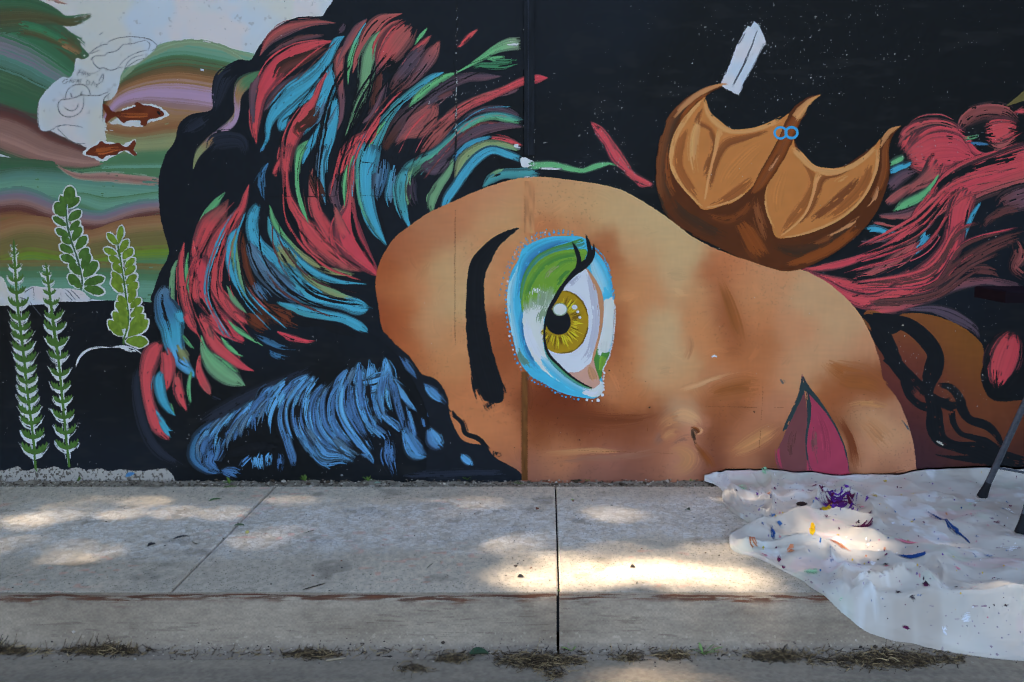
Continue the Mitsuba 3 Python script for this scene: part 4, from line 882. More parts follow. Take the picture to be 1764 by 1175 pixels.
# the eye
run('''
> concrete_wall__painted_eye
@E
p eye_shadow 0 e=.4: 590,148 540,128 470,127 380,130 290,155 210,203 182,270 142,340 121,430 118,530 130,640 150,730 175,830 200,890 258,960 330,1000 420,1050 500,1076 590,1092 645,1090 680,1058 688,1010 678,960 692,905 722,840 741,760 750,640 751,560 745,480 735,400 710,310 672,250 640,215
s shade_band |/0 d=.6 t=.08: 500,150,10 400,160,50 300,200,70 230,260,70 200,340,50 185,430,40 175,500,16
s shade_band |/0 d=.7 t=.1: 195,440,20 205,560,36 190,650,50 200,740,46 230,830,50 290,910,40 330,950,14
s pale_band 0/9 d=.6 t=.08: 190,300,16 150,420,50 145,560,50 165,680,50 190,800,50 230,890,40
s green_wash f d=1: 190,780,16 200,840,40 240,890,50 260,920,16
s teal_band t/7 d=.4: 585,150,40 560,170,60 480,190,44 400,210,40 310,255,40 255,320,36 220,400,34 205,500,24 212,590,10
p green_lid 6 e=.5 t=.12: 592,215 530,205 440,213 340,250 270,312 228,390 207,480 205,560 240,600 300,560 370,520 420,470 470,390 525,335 562,290
s lid_streak 7/6 d=.9: 590,240,20 500,230,40 400,250,50 310,310,50 250,400,44 220,500,36 215,590,10
s lid_streak 6/7 d=1: 560,280,16 470,280,40 400,330,60 350,400,50
s lid_streak P/6 d=1: 430,290,16 360,340,34 320,430,30
s lid_streak 7 d=.9: 530,320,10 470,350,30 420,410,30 390,470,14
p white_lid 8 e=1 t=.06: 208,640 215,560 245,490 290,440 330,455 400,480 395,520 352,575 334,660 336,780 372,870 440,935 520,992 600,1024 655,1010 670,985 686,1010 688,1050 640,1086 560,1062 450,1004 330,925 262,835 226,745
s lid_fringe 8 d=.8: 250,520,40 285,440,40 300,425,10
s lid_blend 6>6>p>8 d=.9 f=.9 s=.3 u=8: 236,450,50 236,520,56 226,610,40
s lid_blend 6>6>p>8 d=.9 f=.9 s=.3 u=8: 290,410,70 282,490,70 262,600,50
s lid_blend 6>p>p>8 d=.9 f=.9 s=.3 u=8: 350,400,80 332,490,70 305,620,50
s lid_blend 6>p>8 d=.9 f=.9 s=.3 u=8: 400,400,50 372,480,50 340,590,30
s lid_streak p d=1: 360,520,30 320,600,60 300,680,40
s blue_lower 9/0 d=.8 t=.06: 300,830,10 370,900,60 470,980,80 560,1030,70 620,1050,20
s pale_streak W d=.9 t=.04: 245,600,30 240,700,50 290,820,60 360,890,30
s pale_streak W d=.9 t=.04: 560,1040,20 630,1065,40 680,1020,26
s blue_right 0/9 d=.5 t=.06: 620,235,20 650,300,80 690,390,90 720,490,60
p mint_patch 8 e=.8 t=.06: 693,510 720,500 746,490 752,560 748,680 738,760 722,812 690,815 655,795 672,720 688,640
s mint_fringe 8 d=.7: 690,860,20 690,790,70 700,740,60
p green_corner 7 e=.5: 652,800 690,822 722,815 735,790 716,858 692,908 668,980 645,925 630,872
s corner_streak 6 d=.9: 690,830,40 680,880,40 665,950,10
s mint_fringe 8 d=1: 665,780,30 668,820,24 662,850,6
p skin_rim ^ e=.4: 575,318 602,330 650,400 685,480 692,560 685,650 664,750 642,830 632,872 650,930 668,1000 630,1030 600,1030 560,960 620,860 640,700 640,560 610,420
p eyeball ! e=.4 t=.06: 582,322 540,345 490,390 450,430 400,500 362,590 341,680 346,770 380,850 440,912 485,944 545,932 610,885 632,810 652,720 660,620 650,530 628,430 605,365
s eye_shade @ d=.6 t=.04: 590,340,10 620,430,40 640,540,44 645,640,44 630,740,44 600,830,40 550,890,24
s eye_shade @ d=.8 t=.04: 560,345,20 500,400,40 460,440,26
s eye_light W d=1 t=.03: 470,850,30 540,850,50 590,790,30
p tear_corner % e=.4: 482,945 545,932 605,888 630,862 640,905 655,960 668,1000 640,1028 615,1030 560,1010
s tear_shade ^ d=.5: 600,895,16 620,940,44 640,1000,40
p iris & e=.3 t=.12: 455,451 505,463 552,502 585,555 600,610 598,670 580,735 545,785 500,815 440,825 395,818 362,800 345,770 341,680 362,590 400,500 428,462
''')
c_ = np.array([840 + 416 / 3.4577, 370 + 637 / 3.4577])
rr = np.random.default_rng(5)
th = -1.35
while th < 2.9:
    inner, outer = (80 + rr.uniform(0, 18)) / 3.4577, (178 - rr.uniform(2, 60)) / 3.4577
    lim = 1.0 if th < 1.75 else max(0.5, 1 - (th - 1.75) * 0.42)
    outer = min(outer, 180 * lim / 3.4577)
    e_ = np.array([math.cos(th), math.sin(th)])
    if outer > inner + 5:
        a, f, c = stroke([(*(c_ + e_ * inner), 1.2), (*(c_ + e_ * (inner + outer) / 2), rr.uniform(1.4, 3.6)), (*(c_ + e_ * outer), 0.4)], '(' if rr.random() < 0.6 else '*', 0.2, 0.12, 1.2)
        paint('iris_ray', 'concrete_wall__painted_eye', a, f, c)
    th += rr.uniform(0.05, 0.12)
run('''
> concrete_wall__painted_eye
@E
s iris_rim * d=.5: 460,454,5 505,466,8 553,505,9 585,557,8 599,612,7 596,670,8 578,732,8 543,782,9 498,812,8 440,822,7 395,815,5
p pupil k e=.25: 388,560 430,556 465,572 488,605 495,640 486,675 462,703 425,713 388,704 362,682 348,655 345,650 352,620 370,578
e catchlight p: 431,563 44,39
e catchlight 8: 431,562 38,33
e catchlight w: 518,549 17,14
e catchlight w: 537,577 9,8
e catchlight w: 549,610 9,8
s teal_line 7/t d=.3: 338,780,6 360,840,16 405,895,22 480,962,22 560,1015,16 622,1036,5
s lid_line k d=.15: 632,170,3 628,225,22 604,272,40 560,308,46 505,358,28 452,420,22 402,500,24 366,570,20 343,650,14 339,740,13 360,822,16 420,890,13 500,962,11 575,1010,8 622,1030,4
s lash k d=.15: 504,163,3 528,208,22 544,265,26 540,330,36
s lash k d=.15: 584,118,3 600,170,22 608,220,28 600,275,40
''')
def dots(path, n, size, off, cols, seed):
    r = np.random.default_rng(seed)
    P = curve(np.array(path, float) / 3.4577 + [840, 370], 1.0)
    t = np.gradient(P, axis=0); nn = np.stack([t[:, 1], -t[:, 0]], 1); nn /= np.linalg.norm(nn, axis=1, keepdims=True)
    for k in np.linspace(0, len(P) - 1, n).astype(int):
        c = P[k] + nn[k] * r.uniform(*off) / 3.4577 + r.normal(0, 0.3, 2)
        s = r.uniform(*size) / 3.4577
        t_ = np.linspace(0, 2 * np.pi, 9, endpoint=False)
        a = np.vstack([c[None], c + s * np.stack([np.cos(t_), np.sin(t_)], 1) * r.uniform(0.85, 1.15, (9, 1))])
        f = np.array([[0, i + 1, (i + 1) % 9 + 1] for i in range(9)])
        col = PAL[cols[0] if r.random() < 0.9 or len(cols) == 1 else cols[1]] * math.exp(r.normal(0, 0.1))
        paint('dot', 'concrete_wall__painted_eye', a, f, np.repeat(col[None], len(a), 0))
LEFT = [(505, 108), (430, 100), (360, 108), (290, 130), (210, 180), (168, 240), (130, 310), (105, 400), (95, 480), (98, 560), (112, 660), (128, 750), (150, 840), (180, 910)]
dots(LEFT, 40, (4.5, 8.5), (4, 18), '5w', 1); dots(LEFT[:7], 18, (3.5, 6), (-12, 0), '5w', 2); dots(LEFT[2:9], 16, (3, 5), (-22, -10), '5', 3)
dots([(195, 925), (260, 985), (340, 1018), (430, 1068), (540, 1098)], 18, (4, 7), (-6, 8), '5', 4); dots([(230, 955), (330, 1000), (420, 1052)], 10, (3, 5), (-3, 4), '5', 6)
dots([(640, 200), (675, 232), (705, 290), (728, 350), (742, 430), (752, 500)], 26, (3.5, 7), (-5, 6), '5', 7)
dots([(758, 540), (758, 620), (752, 700), (742, 770), (722, 840), (700, 890), (685, 930)], 42, (4.2, 5.6), (-1, 1), 'w', 8)
dots([(692, 940), (690, 975), (688, 1012), (690, 1040)], 6, (5, 8), (-2, 2), 'w', 9)
run('''
> concrete_wall__painted_eye
@E
e dot w: 683,1070 10,10
e dot w: 657,1102 11,10
e dot w: 623,1105 5,5
e dot w: 590,1100 8,8
e dot 5: 540,1097 8,7
''')
# lips
run('''
> concrete_wall__painted_lips
@R3
p left_half [ e=.4: 66,175 80,260 100,400 112,520 98,620 98,720 130,860 -50,870 -110,760 -100,690 -60,600 -20,500 20,420 50,330
p right_half ) e=.4: 66,175 130,280 215,390 270,480 320,580 362,690 385,830 390,860 130,870 100,720 100,620 118,500 120,400 95,280
s red_edge ) d=.7: -95,640,20 -100,700,30 -90,770,30 -60,850,16
s lip_streak ) d=1 t=.14: 170,420,20 220,560,60 240,720,60 230,840,30
s lip_streak [ d=1 t=.14: 150,480,20 150,640,40 180,800,30
s lip_streak q d=1 t=.14: 30,520,30 0,640,60 10,780,40
s lip_outline ] d=.4: 67,178,6 85,250,44 120,290,34 180,360,24 240,440,16 300,540,10 350,660,10 376,760,10 388,850,10
s lip_outline ] d=.4: 72,210,20 60,310,34 20,400,30 -30,500,26 -70,590,14
s lip_midrib ] d=.4: 95,280,20 115,380,26 112,480,22 98,580,14 96,680,8 110,760,12 135,850,18
''')
# the brown winged cups
run('''
> concrete_wall__painted_cups
@S
p brown_body Q e=.6 t=.2: 562,82 520,86 470,97 400,121 320,170 250,250 210,340 180,420 166,520 164,620 180,710 212,802 280,872 370,922 480,982 600,1042 720,1087 850,1127 930,1131 1020,1105 1150,1040 1260,962 1350,872 1412,780 1452,680 1475,580 1471,470 1476,420 1500,360 1540,316 1482,335 1440,370 1415,400 1370,440 1300,490 1220,540 1130,555 1060,545 1000,500 955,430 940,370 960,280 1000,220 1040,172 1090,141 1020,155 950,200 910,245 850,285 760,320 680,345 600,350 540,325 490,280 450,220 432,190 440,150 490,118
s body_tone 2/4 d=.4 u=Q: 460,110,20 340,190,50 260,280,60 220,400,70 200,520,70 200,640,70 230,760,70
s body_tone 2/Q d=.8 u=Q: 240,720,40 300,820,90 420,900,100 560,960,80
s body_tone V/4 d=.7 u=Q: 240,400,14 225,520,30 235,640,40 290,740,40
s body_tone V d=.8 u=Q: 620,830,60 680,920,110 740,1020,120 800,1080,60
s body_tone 4 d=.9 u=Q: 720,700,40 730,800,60 760,900,60 790,980,20
s body_tone V/Q d=.8 u=Q: 430,810,20 560,850,70 660,800,60 720,700,30
s body_tone Q/2 d=.7 u=Q: 820,980,40 960,1000,110 1120,950,110 1260,850,60
s body_tone V d=.8 u=Q: 880,1100,20 1020,1060,60 1180,980,60 1320,860,50
s body_tone 4 d=.9 u=Q: 1000,990,14 1100,960,30 1220,890,30
p cup_inside 1 e=.4 t=.1: 437,150 432,200 456,250 500,300 560,336 640,350 740,326 850,286 908,248 885,302 850,390 800,480 750,580 702,660 620,730 520,770 430,786 370,730 290,640 248,560 240,470 260,380 310,290 372,210
p cup_inside 1 e=.4 t=.1: 930,388 946,440 1000,510 1070,550 1150,556 1230,546 1310,496 1380,446 1422,394 1412,480 1396,570 1360,660 1290,760 1190,840 1090,890 980,926 848,946 810,870 780,780 775,700 800,620 850,550 892,480
s cup_shade I/4 d=.8 t=.06: 430,210,10 400,290,40 470,340,30 495,440,50 465,540,60 440,650,40
s cup_shade I d=.8 t=.06: 340,320,20 300,420,60 290,540,60 350,660,60 420,750,30
s cup_light X d=1 t=.06: 420,250,16 380,360,60 370,480,60 390,600,40
s cup_shade 4/I d=.7 t=.06: 800,345,14 680,380,40 570,410,60 520,470,50 485,570,40 460,690,20
s cup_shade I d=.9 t=.06: 720,600,40 620,690,70 520,750,50 450,770,20
s cup_light 1 d=1 t=.06: 780,400,50 680,480,110 580,590,110 530,690,50
s cup_shade I d=.8 t=.06: 960,480,16 1020,560,40 1050,640,60 1010,740,70 920,850,60 860,930,16
s cup_shade 4/I d=.7 t=.06: 1290,540,12 1180,590,30 1100,610,50 1070,690,40 1030,780,40 960,880,20
s cup_shade 4 d=.9 t=.06: 1320,590,20 1220,700,60 1100,800,50 990,880,20
s cup_shade I d=.9 t=.06: 1380,500,30 1330,650,70 1220,770,60 1080,860,30
s cup_light 1 d=1 t=.06: 900,540,30 860,640,80 840,740,80 850,850,40
s cup_light X d=1 t=.06: 1260,590,12 1190,620,26 1150,660,12
s rim_light X d=.4 t=.05 s=.45: 434,170,8 380,215,20 318,295,26 270,385,26 250,470,24 256,555,22 300,640,14 372,725,10 432,780,8
s rim_light X d=.4 t=.05 s=.45: 436,170,14 455,245,30 510,305,40 580,345,30 680,345,26 780,318,26 880,270,30
s vein X d=.3 t=.05 s=.45: 530,330,40 508,390,24 500,440,20 480,520,16 456,620,14 436,740,10
s rim_light X d=.4 t=.05 s=.45: 920,430,16 960,470,40 1040,548,34 1130,575,44 1230,558,30 1330,500,26 1415,415,18
s vein X d=.3 t=.05 s=.45: 1090,570,50 1062,620,26 1042,710,18 1000,810,14 930,885,12 858,938,8
s rim_light X d=.4 t=.05 s=.45: 1410,430,24 1398,560,18 1355,670,16 1285,765,14 1180,846,14 1050,903,14 940,935,10 855,944,8
s rim_light X d=.4 t=.05 s=.45: 430,778,5 520,762,10 620,722,12 690,664,6
s rim_light X d=.4 t=.05 s=.45: 790,640,10 776,700,12 784,790,12 815,870,10 850,940,6
s strap Q/V/4/V/Q s=.3 d=.2 t=.06 u=Q: 1000,235,30 950,275,60 905,360,76 860,460,80 800,560,78 750,640,66 700,700,20
s strap_light 4/3/4 d=.9 t=.06 u=Q: 885,430,16 850,490,30 800,570,26 760,640,10
s horn_tip X/S s=.2 d=.3 u=Q: 1088,142,3 1030,175,28 975,235,50 935,290,50
s horn_tip S/3 s=.3 d=.5 t=.08 u=Q: 560,83,3 480,100,24 390,145,32 310,212,28 250,285,14
s horn_tip V d=.6 u=Q: 470,125,8 400,170,20 330,240,24 280,320,10
s horn_tip S s=.2 d=.4 u=Q: 1538,316,3 1480,346,26 1445,390,26 1420,440,8
s body_tone V/4 d=.5 u=Q: 1478,380,14 1450,450,40 1445,560,44 1420,650,44 1370,740,40
s highlight 3 s=.4 d=.9 t=.06 u=Q: 1412,645,6 1395,710,24 1365,755,18 1340,780,5
s highlight 3 s=.4 d=.8 t=.06 u=Q: 1312,818,5 1250,872,24 1180,915,20 1115,938,4
s edge_line 2 d=.9 u=Q: 172,640,8 190,730,12 240,830,12 330,905,10
o ring 5 label=pale_blue_painted_ring: 862,356 40,38 13,0
o ring 5 label=pale_blue_painted_ring: 924,355 40,38 15,0
''')
# the bare stem-like patch with pencil lines, and the far corner
run('''
> concrete_wall__white_patch
@X
p primer W bsdf=white_primer e=1.4 sharp=1: 575,60 635,110 690,225 755,350 640,560 530,770 430,950 360,1130 240,1075 110,1000 100,940 190,770 280,520 400,260 480,130 520,150
s pencil_line M d=.3 f=.4: 640,165,8 590,270,14 550,400,20 490,540,26 445,650,30 380,780,24 310,910,24 255,1030,10
s pencil_line w d=.8 f=.6: 560,420,8 510,520,10 450,640,8
s pencil_line M d=.3 f=.4: 740,350,8 660,500,8 540,740,8 420,960,8 365,1110,6
s pencil_line M d=.5 f=.4: 470,190,12 400,310,16 330,430,12
s horn_tip S d=.2 u=Q: -20,1000,36 90,975,36 160,965,26 195,968,6
''')
# ------------------------------------------------------------------ water plants painted on the left
def leaf_shape(b, t, w, rag, seed):
    b, t = np.array(b, float), np.array(t, float); ax = t - b; L = np.linalg.norm(ax); ax /= L; nn = np.array([-ax[1], ax[0]])
    r = np.random.default_rng(seed); s = np.linspace(0, 1, 9); prof = np.sin(np.pi * np.clip(s, 0.02, 1) ** 0.8) ** 0.6 * (0.5 + 0.6 * s); prof /= prof.max()
    up = [b + ax * L * x + nn * w / 2 * p * (1 + r.uniform(-rag, rag)) for x, p in zip(s, prof)]
    dn = [b + ax * L * x - nn * w / 2 * p * (1 + r.uniform(-rag, rag)) for x, p in zip(s, prof)]
    return np.array(up + dn[::-1][1:-1])
def leafy_plant(name, crop, stem, leaves, col, dark):
    c = np.array(CROPS[crop]); root = numbered('concrete_wall__' + name)
    px = lambda q: np.asarray(q, float)[..., :2] / c[2] + c[:2]
    shapes = [(px(b), px(t), w / c[2]) for b, t, w in leaves]
    for k, (b, t, w) in enumerate(shapes):                  # bare wall left round the leaves
        d = (t - b) / np.linalg.norm(t - b)
        a, f = fill_mesh(leaf_shape(b - d * 1.5, t + d * 2.4, w + 5.0, 0.1, k), 4, 0.9)
        paint('bare_edge', root, a, f, np.repeat(PAL['w'][None], len(a), 0))
    st = np.array(stem, float); st[:, :2] = px(st); st[:, 2] /= c[2]
    wide = st.copy(); wide[:, 2] = 8
    a, f, cc = stroke(wide, 'w', 0.6, 0.04); paint('bare_edge', root, a, f, cc)
    a, f, cc = stroke(st, dark, 0.1); paint('stem', root, a, f, cc)
    for k, (b, t, w) in enumerate(shapes):
        a, f = fill_mesh(leaf_shape(b, t, w, 0.14, 100 + k), 3.4, 0.35)
        n = meshkit.fbm(np.stack([a[:, 0] / 3.5, a[:, 1] / 6, 0 * a[:, 0] + k], -1), 3) - 0.5
        paint('leaf', root, a, f, PAL[col] * np.exp(0.9 * n)[:, None])
leafy_plant('painted_water_plant', 'K2', [(480, 90, 6), (450, 210, 10), (452, 320, 11), (480, 440, 12), (520, 560, 12), (545, 660, 12), (556, 730, 12), (545, 795, 8)],
    [((455, 205), (480, 82), 76), ((440, 228), (410, 143), 40), ((458, 228), (538, 158), 44), ((440, 288), (376, 192), 76), ((460, 315), (548, 248), 56), ((450, 350), (358, 288), 44), ((472, 380), (538, 315), 50), ((470, 422), (378, 372), 50), ((490, 452), (548, 355), 56), ((482, 472), (418, 422), 46), ((512, 508), (584, 418), 60), ((497, 532), (404, 478), 52), ((530, 568), (600, 500), 52), ((515, 592), (412, 552), 56), ((552, 640), (606, 535), 60), ((542, 682), (474, 592), 60), ((562, 692), (658, 592), 72), ((548, 768), (466, 676), 64), ((565, 742), (706, 700), 58), ((568, 765), (706, 798), 60)], 'D', 'h')
leafy_plant('painted_water_plant', 'K2', [(818, 350, 5), (798, 470, 9), (812, 560, 11), (835, 700, 11), (852, 830, 12), (868, 940, 12), (860, 1040, 12), (838, 1110, 12), (834, 1160, 9)],
    [((802, 472), (822, 348), 40), ((795, 478), (726, 398), 42), ((808, 532), (866, 442), 46), ((790, 542), (702, 502), 42), ((827, 572), (897, 502), 54), ((815, 602), (738, 554), 46), ((846, 632), (910, 568), 46), ((826, 672), (764, 602), 48), ((842, 682), (914, 618), 50), ((832, 738), (758, 658), 46), ((847, 742), (924, 678), 50), ((832, 802), (758, 704), 60), ((862, 802), (928, 728), 58), ((872, 872), (912, 772), 50), ((858, 902), (804, 818), 50), ((880, 902), (952, 838), 52), ((866, 962), (786, 864), 54), ((882, 962), (966, 898), 52), ((838, 1050), (768, 926), 56), ((858, 1050), (818, 908), 54), ((874, 1030), (978, 948), 60), ((830, 1092), (734, 986), 62), ((862, 1092), (1002, 984), 78), ((850, 1122), (1000, 1136), 76)], 'H', 'D')
def whorl_plant(stem, whorls, seed):
    root = numbered('concrete_wall__painted_horsetail'); r = np.random.default_rng(seed)
    for (x, y, w) in whorls:
        a, f, cc = stroke([(x - w * .62, y - w * .30, 3), (x - w * .3, y + w * .13, 9), (x, y + w * .28, 10), (x + w * .3, y + w * .13, 9), (x + w * .62, y - w * .30, 3)], 'w', 0.9, 0.05, 1.2)
        paint('bare_edge', root, a, f, cc)
    wide = np.array(stem, float); wide[:, 2] = 11
    a, f, cc = stroke(wide, 'w', 1.0, 0.05, 1.3); paint('bare_edge', root, a, f, cc)
    a, f, cc = stroke(stem, 'D', 0.1); paint('stem', root, a, f, cc)
    for (x, y, w) in whorls:
        lo = [(x + w * .5 * s, y - w * .24 + w * .44 * math.sqrt(max(0, 1 - s * s))) for s in np.linspace(-1, 1, 11)]
        up = []
        for s in np.linspace(0.94, -0.94, 15):
            top = y - w * .24 + w * (.20 if abs(s) < .2 else .16 - .1 * abs(s)) + w * .10 * (1 - abs(s))
            up.append((x + w * .5 * s + np.sign(s) * 1.2, top - (w * r.uniform(.06, .2) if len(up) % 2 else 0)))
        a, f = fill_mesh(lo + up, 3, 0.25, True)
        n = meshkit.fbm(np.stack([a[:, 0] / 2.5, a[:, 1] / 8, 0 * a[:, 0] + y], -1), 3) - 0.5
        paint('leaf_whorl', root, a, f, PAL['D'] * np.exp(0.8 * n)[:, None])
def up_tuft(x, y, w, h):
    return [(x, y, w)]
whorl_plant([(24, 412, 2), (25, 440, 4), (27, 470, 4), (30, 520, 4.5), (36, 570, 5), (41, 610, 5), (46, 660, 4), (52, 710, 4), (58, 760, 4), (62, 812, 4)],
    [(24, 425, 11), (25, 436, 15), (26, 459, 23), (27, 480, 28), (29, 500, 34), (32, 521, 38), (34, 545, 36), (36, 562, 38), (39, 578, 38), (40, 597, 40), (43, 616, 42), (46, 635, 38), (47, 654, 36), (48, 671, 36), (49, 688, 38), (51, 706, 40), (54, 724, 40), (57, 748, 42), (60, 773, 48)], 3)
whorl_plant([(79, 452, 2), (82, 475, 4), (85, 500, 4), (90, 540, 4.5), (95, 580, 5), (101, 620, 4), (106, 670, 4), (111, 720, 4), (116, 770, 4), (120, 808, 4)],
    [(79, 460, 10), (80, 472, 17), (83, 485, 22), (86, 503, 25), (89, 520, 30), (93, 543, 34), (95, 562, 40), (98, 589, 40), (99, 588, 38), (101, 612, 36), (104, 641, 36), (105, 665, 36), (108, 688, 35), (110, 714, 40), (113, 741, 38), (116, 766, 42)], 4)
run('''
> concrete_wall__rock_outline
@K3
s white_arch w d=.5: 515,285,4 530,232,12 578,178,16 650,152,12 750,150,8 830,145,18 900,165,24 975,208,10
s white_arch w d=1.2: 520,260,8 560,190,14 620,160,8
s white_arch w d=1: 780,150,10 870,165,22 960,190,18
''')

# ------------------------------------------------------------------ wall joints, cracks, flecks
run('''
> concrete_wall
@P
s joint_crack k d=.5: 786,-150,4 787,0,4 787,90,4 783,100,4
s joint_crack k d=.7: 781,95,3 785,140,3 786,230,3 783,300,2
s joint_crack 4 d=.9 t=.2: 785,350,1.4 784,420,1 784,500,.8 784,600,1.1 784,640,1.6
s seam_crack 4 d=1.2: 1316,637,.9 1311,720,1 1306,815,1.1
s seam_crack 4 d=1.2: 1118,716,.8 1114,750,.9 1110,790,.8
s seam_crack 4 d=1.2: 1200,699,.7 1280,701,.9 1380,703,.6
s seam_crack 4 d=1.2: 960,775,.6 1080,778,.8 1200,782,.6
s seam_crack k d=1: 440,338,.8 500,339,1.2 560,338,1.2 620,337,1.2 700,340,.8
s seam_crack k d=1: 585,283,.8 615,279,1.3 650,283,1 670,288,.8
s seal_stain ~ d=.8 s=.6 u=face: 905,640,16 908,690,20 905,720,10
''')
chips('concrete_wall', 'joint_flecks', 46, [(787, 120), (786, 160), (786, 215), (785, 235)], .7, (.5, 1.3), 'w$', 1)
chips('concrete_wall', 'joint_flecks', 16, [(787, 0), (787, 60), (786, 110)], .9, (.4, 1.0), 'w$', 2)
chips('concrete_wall', 'joint_flecks', 26, [(903, 10), (904, 60), (904, 270)], 1.0, (.4, 1.1), 'w$+', 3)
chips('concrete_wall', 'joint_flecks', 26, [(920, 130), (920, 230), (919, 280)], .8, (.4, 1.0), 'w$', 4)
chips('concrete_wall', 'edge_flecks', 30, [(720, 185), (790, 165), (850, 145), (900, 130)], 4, (.4, 1.0), 'w', 5)
chips('concrete_wall', 'edge_flecks', 40, [(905, 290), (960, 282), (1050, 290), (1120, 320)], 5, (.4, 1.0), 'w', 6)
chips('concrete_wall', 'edge_flecks', 40, [(1020, 205), (1050, 250), (1080, 290)], 9, (.4, .9), 'w$', 7)
chips('concrete_wall', 'edge_flecks', 60, [(1240, 140), (1270, 75), (1300, 40), (1325, 70), (1300, 120)], 5, (.4, 1.1), 'w', 8)
chips('concrete_wall', 'edge_flecks', 40, [(1540, 280), (1660, 240), (1740, 200)], 12, (.4, 1.0), 'w', 9)
chips('concrete_wall', 'edge_flecks', 60, [(1520, 560), (1560, 610), (1600, 660), (1690, 690)], 10, (.4, .9), 'w$', 10)
def strip(x0, x1, y0, y1, proud, col, name, label=None):
    a, b = W((x0, y0)), W((x1, y1))
    m = trimesh.creation.box(bounds=[[min(a[0], b[0]), -proud, min(a[1], b[1])], [max(a[0], b[0]), 0.02, max(a[1], b[1])]])
    m = m.subdivide_to_size(0.05) if hasattr(m, 'subdivide_to_size') else m
    v = m.vertices.copy(); out = v[:, 1] < 0
    v[out, 0] += (meshkit.noise(np.stack([v[out, 2] * 9, v[out, 0] * 3, 0 * v[out, 0]], -1)) - .5) * 0.004
    n = meshkit.fbm(np.stack([v[:, 0] * 60, v[:, 2] * 14, v[:, 0] * 0], -1), 3) - .5
    add(name, mikit.ply((v, m.faces), 'paint', color=np.clip(PAL[col] * np.exp(1.1 * n)[:, None], .003, .8)), wall, label)
strip(902, 921, -160, 268, 0.011, 'K', 'joint_seal', 'black painted joint seal strip')
strip(908.5, 911, -160, 268, 0.0125, 'x', 'joint_seal')
strip(903, 921, 312, 402, 0.009, '3', 'joint_seal', 'skin coloured joint seal strip')
strip(898.5, 909.5, 640, 826, 0.011, '+', 'joint_seal', 'brown painted joint seal strip')
rg = np.random.default_rng(21); VV, FF, CC = [], [], []
for _ in range(170):                                 # tiny bare flecks in the coat
    x, y = rg.uniform(280, 1760), rg.uniform(0, 800); s = rg.uniform(0.4, 0.9)
    t_ = np.sort(rg.uniform(0, 2 * np.pi, 5)); q = np.array([x, y]) + s * np.stack([np.cos(t_), np.sin(t_)], 1) * rg.uniform(.5, 1.3, (5, 1))
    FF.append(np.array([[0, 1, 2], [0, 2, 3], [0, 3, 4]]) + 5 * len(VV)); VV.append(q); CC.append(np.repeat((PAL['w'] if rg.random() < .45 else PAL['k'])[None], 5, 0))
paint('paint_flecks', 'concrete_wall', np.vstack(VV), np.vstack(FF), np.vstack(CC), kind='stuff', h=int(height.max()) + 1)
add('coping', mikit.ply(cap, matt({'type': 'rgb', 'value': [.3, .3, .29]}, .9)), wall)
# ------------------------------------------------------------------ pavement, kerb, gutter, road
YB = float(G((960, 838))[1])                   # back edge of the slabs
YK = float(G((960, 1020.5))[1])                # where the slabs meet the kerb
KERB = np.array([(0.0, 0.0), (-0.012, -0.001), (-0.024, -0.003), (-0.036, -0.009), (-0.048, -0.022), (-0.058, -0.042), (-0.068, -0.07), (-0.082, -0.115), (-0.094, -0.148), (-0.108, -0.167), (-0.130, -0.178), (-0.17, -0.182), (-0.30, -0.180), (-0.62, -0.172), (-0.66, -0.165)])
def prof(y):
    d = np.asarray(y) - YK
    return np.interp(d, KERB[::-1, 0], KERB[::-1, 1])
def Gp(a):                                     # where a plan spot meets the stepped pavement
    a = np.atleast_2d(np.asarray(a, float)); r = _ray(a)
    lo = np.full(len(a), 0.4); hi = np.full(len(a), 12.0)
    for _ in range(40):
        m = (lo + hi) / 2; below = CAM_H + r[:, 2] * m < prof(-CAM_D + r[:, 1] * m)
        hi = np.where(below, m, hi); lo = np.where(below, lo, m)
    t = (lo + hi) / 2
    return np.stack([r[:, 0] * t, -CAM_D + r[:, 1] * t, CAM_H + r[:, 2] * t], -1)
def grit(p, n, uv): return noise(p.x * 210, p.y * 210) * 0.0012 + noise(p.x * 60, p.y * 60) * 0.0012
X1230 = 0.9
